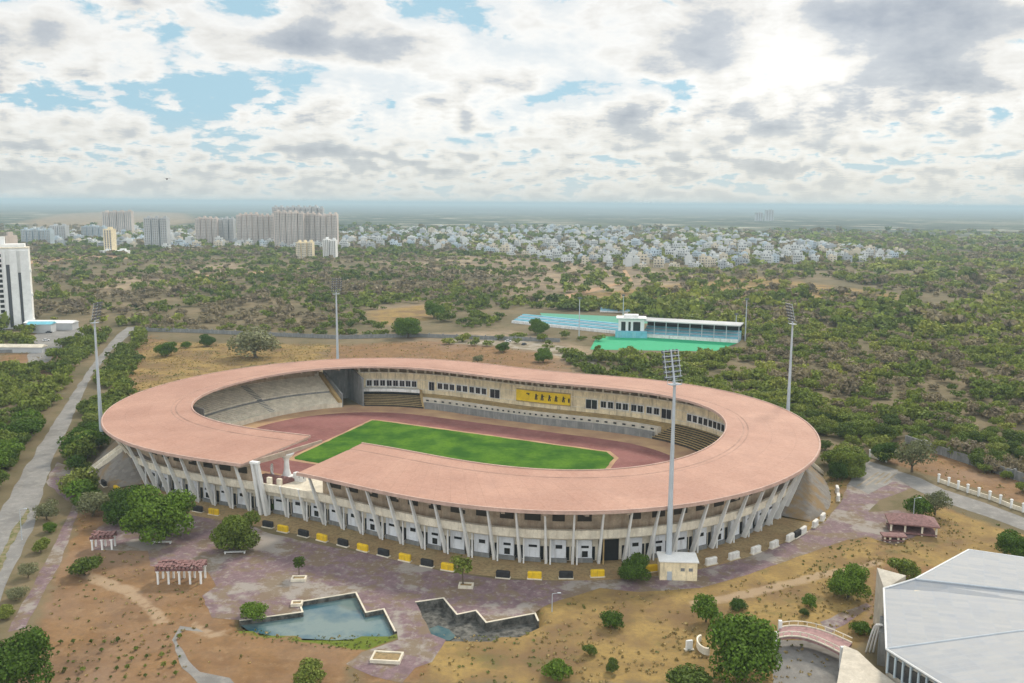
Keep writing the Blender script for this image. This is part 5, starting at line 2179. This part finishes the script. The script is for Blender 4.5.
def wood_density(X_, Y_):
    zz = -CAMH
    dep = cP * Y_ - sP * zz
    up = sP * Y_ + cP * zz
    xr, yr = F * X_ / dep, -F * up / dep
    px, py = 512 + cR * xr - sR * yr, 341.5 + sR * xr + cR * yr
    den = np.zeros_like(X_)
    for pl_, w in WOOD:
        den = np.maximum(den, np.where(poly_sdf(px, py, pl_) < 0, w, 0))
    br = np.zeros_like(X_)
    for pl_, w in BROWN:
        br = np.maximum(br, np.clip(.5 - poly_sdf(px, py, pl_) / 24, 0, 1) * w)
    du, dv = X_ - SC.x, Y_ - SC.y
    u, v = du * cA + dv * sA, -du * sA + dv * cA
    tt = np.arctan2(v, u)
    ro_ = 112.61 + 20.37 * np.cos(2 * tt) - 3.64 * np.cos(4 * tt)
    den = np.where(np.hypot(u, v) < ro_ * 1.02 + 2.5, 0, den)
    return px, py, den, br


def vnoise(x, y, s, seed):
    """Cheap smooth value noise."""
    r_ = np.random.default_rng(seed)
    tab = r_.random((256, 256))
    fx_, fy_ = x / s, y / s
    ix, iy = np.floor(fx_).astype(int), np.floor(fy_).astype(int)
    tx, ty = fx_ - ix, fy_ - iy
    tx, ty = tx * tx * (3 - 2 * tx), ty * ty * (3 - 2 * ty)
    g_ = lambda a, b: tab[a % 256, b % 256]
    return (g_(ix, iy) * (1 - tx) + g_(ix + 1, iy) * tx) * (1 - ty) + (g_(ix, iy + 1) * (1 - tx) + g_(ix + 1, iy + 1) * tx) * ty


road_sd_polys = [road_l, wp2([(868, 462), (920, 478), (945, 490), (985, 503), (1040, 524), (1040, 537), (985, 516), (940, 501), (912, 488)])]
bands = [(250, 420, 5.4), (420, 700, 6.0), (700, 1200, 8.6), (1200, 2000, 12.0), (2000, 3600, 20.0)]
allp = []
for d0, d1, spc in bands:
    area = .66 * (d1 * d1 - d0 * d0)
    n = int(area / (spc * spc) * 1.0)
    rr = np.sqrt(RNG.uniform(d0 * d0, d1 * d1, n))
    an = RNG.uniform(-.66, .66, n)
    x, y = rr * np.sin(an) / np.cos(an) * np.cos(an), rr * np.cos(an)
    px, py, den, br = wood_density(x, y)
    gaps = vnoise(x, y, 34 if d1 < 800 else 70, 5) * .6 + vnoise(x, y, 12 if d1 < 800 else 28, 6) * .4
    keep = (RNG.random(n) < den * np.clip(-.28 + 2.1 * gaps + .14 * (px > 630) * (py > 300) + .6 * (px < 150) * (py > 330), 0.03, 1)) & (px > -45) & (px < 1070)
    for pl_ in road_sd_polys:
        keep &= poly_sdf(x, y, pl_) > 5.0
    x, y, br, px, py = x[keep], y[keep], br[keep], px[keep], py[keep]
    patch = vnoise(x, y, 60, 9)
    br = np.maximum(br, np.clip((np.hypot(x, y) - 1000) / 1500, 0, .55))
    tint = np.where(RNG.random(len(x)) < br * np.clip(patch * 2.6 - .5, .1, 1.3), RNG.uniform(0, .2, len(x)), np.clip(.3 + .7 * (.55 * vnoise(x, y, 45, 21) + .45 * RNG.random(len(x))) + (px > 600) * .10, .3, 1))
    w = np.exp(RNG.normal(-.02, .28, len(x))).clip(.5, 1.9) * (7.3 if d1 < 800 else 10.5 if d1 < 1300 else 12.5 if d1 < 2100 else 18)
    w *= np.where((px > 30) & (px < 560) & (py < 334) & (py > 256), .74, 1.0)      # low thorny scrub left of centre
    allp.append(np.stack([x, y, w, tint, px, py], 1))
    print("band", d0, d1, len(x))
P_ = np.concatenate(allp)
dist = np.hypot(P_[:, 0], P_[:, 1])
order = np.argsort(dist)
P_, dist = P_[order], dist[order]
# nearest ones as trees of their own
NIND = 246
for i in range(NIND):
    x, y, w, tint, px, py = P_[i]
    left = px < 82 and py > 330 and px < 20 + (520 - py) * .42
    if px < 150:
        if left:
            lb, gp = "dense roadside tree in the green belt left of the road", "trees left of the road"
        else:
            lb, gp = "roadside tree between the road and the stadium's left end", "trees between road and stadium"
    else:
        lb, gp = "low scrub tree in the woodland beyond the stadium's right end", "scrub trees right of the stadium"
    if tint < .25:
        lst, bw, lb2 = BARE, 7.0, lb.replace("dense", "grey brown").replace("low scrub", "leafless brown scrub").replace("roadside tree between", "grey brown tree between")
        lb, gp = lb2, "bare " + gp
    elif px < 150 and RNG.random() < .5:
        lst, bw = SCRUBD, 8.0
        lb, gp = lb.replace("dense", "dark dense").replace("roadside tree between", "dark leafy tree between"), "dark " + gp
    else:
        lst, bw = SCRUB, 8.0
    place_tree(lst, i, (x, y, 0), w / bw * (1.22 if px < 150 else .95), RNG.uniform(0, 6.3), lb, "tree", gp, RNG.uniform(.8, 1.15))
# the rest is one mass that nobody could count
Q = P_[NIND:]
dq = dist[NIND:]
vs, tn = [], []
for lo, hi, nq, size in ((0, 480, 380, .054), (480, 720, 190, .07), (720, 1250, 64, .125), (1250, 2050, 26, .19), (2050, 9999, 12, .27)):
    sel = np.where((dq >= lo) & (dq < hi))[0]
    if not len(sel):
        continue
    var = []
    for k_ in range(10):
        rng = np.random.default_rng(200 + k_)
        lob = crown_lobes(rng, 1.0, .52, .08, 7)
        var.append(leaf_cloud(rng, nq, lob, size, .7))
    which = RNG.integers(0, 10, len(sel))
    for k_ in range(10):
        s_ = sel[which == k_]
        if not len(s_):
            continue
        an = RNG.uniform(0, 2 * PI, len(s_))
        ca, sa_ = np.cos(an)[:, None], np.sin(an)[:, None]
        b_ = var[k_]
        w = Q[s_, 2][:, None]
        zs = RNG.uniform(.62, 1.25, len(s_))[:, None] * np.where(dq[s_] > 1250, .75, 1.0)[:, None]
        vx = (b_[None, :, 0] * ca - b_[None, :, 1] * sa_) * w + Q[s_, 0][:, None]
        vy = (b_[None, :, 0] * sa_ + b_[None, :, 1] * ca) * w + Q[s_, 1][:, None]
        vz = b_[None, :, 2] * w * zs
        vs.append(np.stack([vx, vy, vz], -1).reshape(-1, 3))
        tn.append(np.repeat(Q[s_, 3], nq))
vs = np.concatenate(vs)
tn = np.concatenate(tn)
print("mass quads", len(tn))
o = np_mesh("scrub_woodland", vs, np.arange(len(vs)).reshape(-1, 4), M["leaf_mass"], tn)
tag(o, "olive green and brown scrub woodland stretching back to the distant town", "woodland", kind="stuff")

# dry grass tufts and low weeds in the foreground and on the dry fields
tx, ty, tt_, ts_ = [], [], [], []
for nm, n, kind in (("dry", 16000, 0), ("soil", 7000, 1), ("lawn", 900, 2)):
    for pl_ in ZONES[nm]:
        a = np.array(pl_)
        lo, hi = a.min(0), a.max(0)
        ar = (hi - lo).prod()
        dist_ = np.hypot(*a.mean(0))
        if dist_ > 620:
            continue
        k_ = int(min(n, ar * (.30 if kind == 0 else .10 if kind == 1 else 1.2)))
        x, y = RNG.uniform(lo[0], hi[0], k_), RNG.uniform(lo[1], hi[1], k_)
        sd = poly_sdf(x, y, pl_)
        keep = (sd < 1.5) & (RNG.random(k_) < np.clip(vnoise(x, y, 9, 33) * 1.7 - .25, 0.03, 1))
        for ex in [ragged(wp2(plaza_px), 50, 0), path_p, [(p.x, p.y) for p in pond_a], [(p.x, p.y) for p in pond_b]]:
            keep &= poly_sdf(x, y, ex) > .3
        x, y = x[keep], y[keep]
        du, dv = x - SC.x, y - SC.y
        u, v = du * cA + dv * sA, -du * sA + dv * cA
        an = np.arctan2(v, u)
        k2 = np.hypot(u, v) > 112.61 + 20.37 * np.cos(2 * an) - 3.64 * np.cos(4 * an) + 2
        x, y = x[k2], y[k2]
        tx.append(x)
        ty.append(y)
        base = RNG.uniform(0, .6, len(x)) if kind == 0 else RNG.uniform(.1, .9, len(x)) if kind == 1 else RNG.uniform(.8, 1, len(x))
        green = vnoise(x, y, 14, 44) > .68
        tt_.append(np.where(green & (kind == 0), RNG.uniform(.7, 1, len(x)), base))
        ts_.append(RNG.uniform(.35, .95, len(x)) * (.6 if kind == 2 else 1))
x, y, tv_, s_ = map(np.concatenate, (tx, ty, tt_, ts_))
nq = 7
b_ = leaf_cloud(np.random.default_rng(9), nq, [(0, 0, .25, .5)], .34, .8)
an = RNG.uniform(0, 6.3, len(x))
ca, sa_ = np.cos(an)[:, None], np.sin(an)[:, None]
V = np.stack([(b_[None, :, 0] * ca - b_[None, :, 1] * sa_) * s_[:, None] + x[:, None], (b_[None, :, 0] * sa_ + b_[None, :, 1] * ca) * s_[:, None] + y[:, None], np.maximum(b_[None, :, 2] * s_[:, None] * .8, 0.0)], -1).reshape(-1, 3)
o = np_mesh("dry_grass", V, np.arange(len(V)).reshape(-1, 4), M["dry_tuft"], np.repeat(tv_, nq))
tag(o, "dry golden grass tufts and low weeds on the open ground", "grass", kind="stuff")
print("tufts", len(x))

# a lone bird in the sky
p = AT(167, 179, 300)
root = empty("flying_bird", p)
tag(root, "small dark bird alone in the sky above the towers", "bird")
mb = MB()
mb.lathe((0, 0, 0), [(.02, -.62), (.2, -.3), (.25, 0), (.16, .35), (.04, .6)], 8)
o = mb.build("body", M["black_paint"], root)
o.rotation_euler = (R(78), 0, R(40))
for s in (-1, 1):
    mb = MB()
    mb.hexa([(0, -.22, 0), (s * .7, -.15, .32), (s * 1.15, -.05, .22), (s * .7, .18, .30), (0, .22, 0)], [(0, -.22, .05), (s * .7, -.15, .36), (s * 1.15, -.05, .24), (s * .7, .18, .34), (0, .22, .05)])
    w_ = mb.build("wing", M["black_paint"], root)
    w_.rotation_euler = (0, 0, R(40))

# ------------------------------------------------------------------ sky, sun, air
SUN_EL, SUN_AZ = R(40), R(28)          # azimuth to the right of the view direction (+y)
wd = bpy.data.worlds.new("World")
scene.world = wd
wd.use_nodes = True
nt = wd.node_tree
nt.nodes.clear()


class WT(NT):
    def __init__(self, tree):
        self.t = tree


t = WT(nt)
sky = t.n("TexSky")
sky.sky_type = "NISHITA"
sky.sun_disc = False
sky.sun_elevation = SUN_EL
sky.sun_rotation = SUN_AZ
sky.altitude = 500
sky.air_density = 1.0
sky.dust_density = 1.5
dirv = t.n("TexCoord").outputs["Generated"]
sep = t.n("SeparateXYZ")
t.l(dirv, sep.inputs[0])
dx, dy, dz = sep.outputs
az_ = t.math("ARCTAN2", dx, dy)
el_ = t.math("ARCSINE", dz)
mr = []
for lo_, hi_ in ((R(2.2), R(5.0)), (R(5.5), R(10.5))):
    q_ = t.n("MapRange", interpolation_type="SMOOTHSTEP")
    t.l(el_, q_.inputs["Value"])
    q_.inputs["From Min"].default_value = lo_
    q_.inputs["From Max"].default_value = hi_
    mr.append(q_.outputs[0])


def deck(off):
    """Heaped cloud: three layers, smaller and flatter towards the horizon."""
    res = None
    for k_, (sx, sy, z_) in enumerate(((26, 84, 3.1), (14.0, 36, 7.7), (7.0, 15.0, 1.3))):
        c_ = t.n("CombineXYZ")
        t.l(t.math("MULTIPLY", az_, sx), c_.inputs[0])
        t.l(t.math("ADD", t.math("MULTIPLY", el_, sy), off), c_.inputs[1])
        c_.inputs[2].default_value = z_
        wp_ = t.n("TexNoise")
        wp_.inputs["Scale"].default_value = 1.6
        wp_.inputs["Detail"].default_value = 3
        t.l(c_.outputs[0], wp_.inputs["Vector"])
        wv = t.n("VectorMath", operation="MULTIPLY_ADD")
        t.l(wp_.outputs["Color"], wv.inputs[0])
        wv.inputs[1].default_value = (.28, .2, .0)
        t.l(c_.outputs[0], wv.inputs[2])
        d_ = t.math("ADD", t.math("MULTIPLY", t.noise(.75, 2, .5, coord=wv.outputs[0]), .5), t.math("MULTIPLY", t.noise(2.0, 10, .60, coord=wv.outputs[0]), .5))
        if res is None:
            res = d_
        else:
            mx_ = t.n("Mix")
            t.l(mr[k_ - 1], mx_.inputs[0])
            t.l(res, mx_.inputs[2])
            t.l(d_, mx_.inputs[3])
            res = mx_.outputs[0]
    return res


dens = deck(0.0)
lit = t.math("SUBTRACT", dens, deck(.20))      # positive on the upper faces


def blob(px, py, rx, ry, amp):
    """Broad swell (or hole) of the cloud deck round one direction of the sky."""
    az = math.atan2(ray(px, py)[0], ray(px, py)[1])
    r3 = Vector(ray(px, py)).normalized()
    el = math.asin(r3.z)
    a_ = t.math("DIVIDE", t.math("SUBTRACT", t.math("ARCTAN2", dx, dy), az), rx / F)
    e_ = t.math("DIVIDE", t.math("SUBTRACT", t.math("ARCSINE", dz), el), ry / F)
    g_ = t.math("ADD", t.math("MULTIPLY", a_, a_), t.math("MULTIPLY", e_, e_))
    return t.math("MULTIPLY", t.math("EXPONENT", t.math("MULTIPLY", g_, -1.0)), amp)


for b_ in ((200, 92, 95, 36, -.115), (140, 10, 90, 24, -.11), (450, 10, 55, 18, -.13), (60, 95, 60, 16, -.05), (275, 42, 90, 20, .13), (60, 25, 80, 30, .03), (330, 148, 50, 12, .07), (30, 140, 90, 30, .03),
           (880, 14, 110, 24, .085), (970, 66, 100, 24, .05), (690, 45, 50, 30, .08), (785, 52, 60, 30, .06), (650, 128, 60, 16, .07), (840, 100, 60, 16, .05)):
    dens = t.math("ADD", dens, blob(*b_))
# bright rims, grey hearts: thin cloud glows, thick cloud is dark underneath
shade = t.math("SUBTRACT", dens, t.math("MULTIPLY", lit, .6))
for b_ in ((430, 85, 120, 55, -.075), (560, 70, 80, 60, -.06), (790, 66, 55, 30, -.085), (120, 80, 60, 40, -.03)):
    shade = t.math("ADD", shade, blob(*b_))          # thin, back-lit cloud
cloud = t.ramp(shade, [(0.40, (.90, .95, .97)), (0.465, (1.12, 1.11, 1.07)), (0.515, (.95, .93, .88)), (0.55, (.65, .685, .72)), (0.64, (.43, .48, .55)), (0.78, (.32, .37, .44))])
cover = t.ramp(dens, [(0.41, 0.0), (0.45, 1.0)])
lowm = t.ramp(dz, [(0.0, 1.0), (0.03, 0.55), (0.09, 0.0)])
cl = t.mix(cover, (.48, .74, .88), cloud)
cl = t.mix(t.math("MULTIPLY", lowm, .8), cl, (.76, .81, .80))
lum = t.n("VectorMath", operation="SCALE")
t.l(cl, lum.inputs[0])
lum.inputs["Scale"].default_value = 10.3
glow = t.math("ADD", 1.0, t.math("ADD", blob(800, 62, 100, 55, .14), blob(450, 90, 160, 60, .05)))
gl_ = t.n("VectorMath", operation="SCALE")      # cloud near the hidden sun is brighter
t.l(lum.outputs[0], gl_.inputs[0])
t.l(glow, gl_.inputs["Scale"])
lum = gl_
# the deck covers the sky; a little of the clear sky's own colour comes through everywhere
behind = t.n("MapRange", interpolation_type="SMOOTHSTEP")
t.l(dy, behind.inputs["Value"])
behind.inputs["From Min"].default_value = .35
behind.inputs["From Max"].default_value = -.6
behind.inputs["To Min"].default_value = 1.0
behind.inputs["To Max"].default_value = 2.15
front = t.n("VectorMath", operation="SCALE")     # added boost: sky behind the camera brightened to light the facade
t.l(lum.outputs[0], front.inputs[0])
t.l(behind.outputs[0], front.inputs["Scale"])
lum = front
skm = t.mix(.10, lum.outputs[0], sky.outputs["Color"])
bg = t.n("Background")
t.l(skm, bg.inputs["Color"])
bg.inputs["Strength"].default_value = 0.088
wo = t.n("OutputWorld")
t.l(bg.outputs[0], wo.inputs["Surface"])

sun = bpy.data.lights.new("sun", "SUN")
sun.energy = 3.4
sun.angle = R(8)
sun.color = (1.0, .91, .76)
so = bpy.data.objects.new("sun", sun)
COL.objects.link(so)
sd_ = Vector((math.sin(SUN_AZ) * math.cos(SUN_EL), math.cos(SUN_AZ) * math.cos(SUN_EL), math.sin(SUN_EL)))
so.rotation_euler = (-sd_).to_track_quat("-Z", "Y").to_euler()

if True:
    mb = MB()
    mb.box((0, 20000, 55), (150000, 160000, 120))
    hz = mb.build("haze", bpy.data.materials.new("air"))
    hz["kind"] = "stuff"
    tag(hz, "pale blue haze thickening towards the horizon", "haze")
    hm = hz.data.materials[0]
    hm.use_nodes = True
    ht = hm.node_tree
    ht.nodes.clear()
    pvn = ht.nodes.new("ShaderNodeVolumePrincipled")
    pvn.inputs["Color"].default_value = (.60, .78, .88, 1)
    pvn.inputs["Density"].default_value = 0.00011
    pvn.inputs["Anisotropy"].default_value = 0.0
    on = ht.nodes.new("ShaderNodeOutputMaterial")
    ht.links.new(pvn.outputs[0], on.inputs["Volume"])

scene.view_settings.view_transform = "Standard"
scene.view_settings.look = "None"
scene.view_settings.exposure = 0
scene.view_settings.gamma = 1
scene.cycles.use_denoising = True
scene.cycles.max_bounces = 5
scene.cycles.diffuse_bounces = 3
scene.cycles.glossy_bounces = 2
scene.cycles.transmission_bounces = 2
scene.cycles.volume_bounces = 0
scene.cycles.use_adaptive_sampling = True
scene.cycles.adaptive_threshold = 0.02
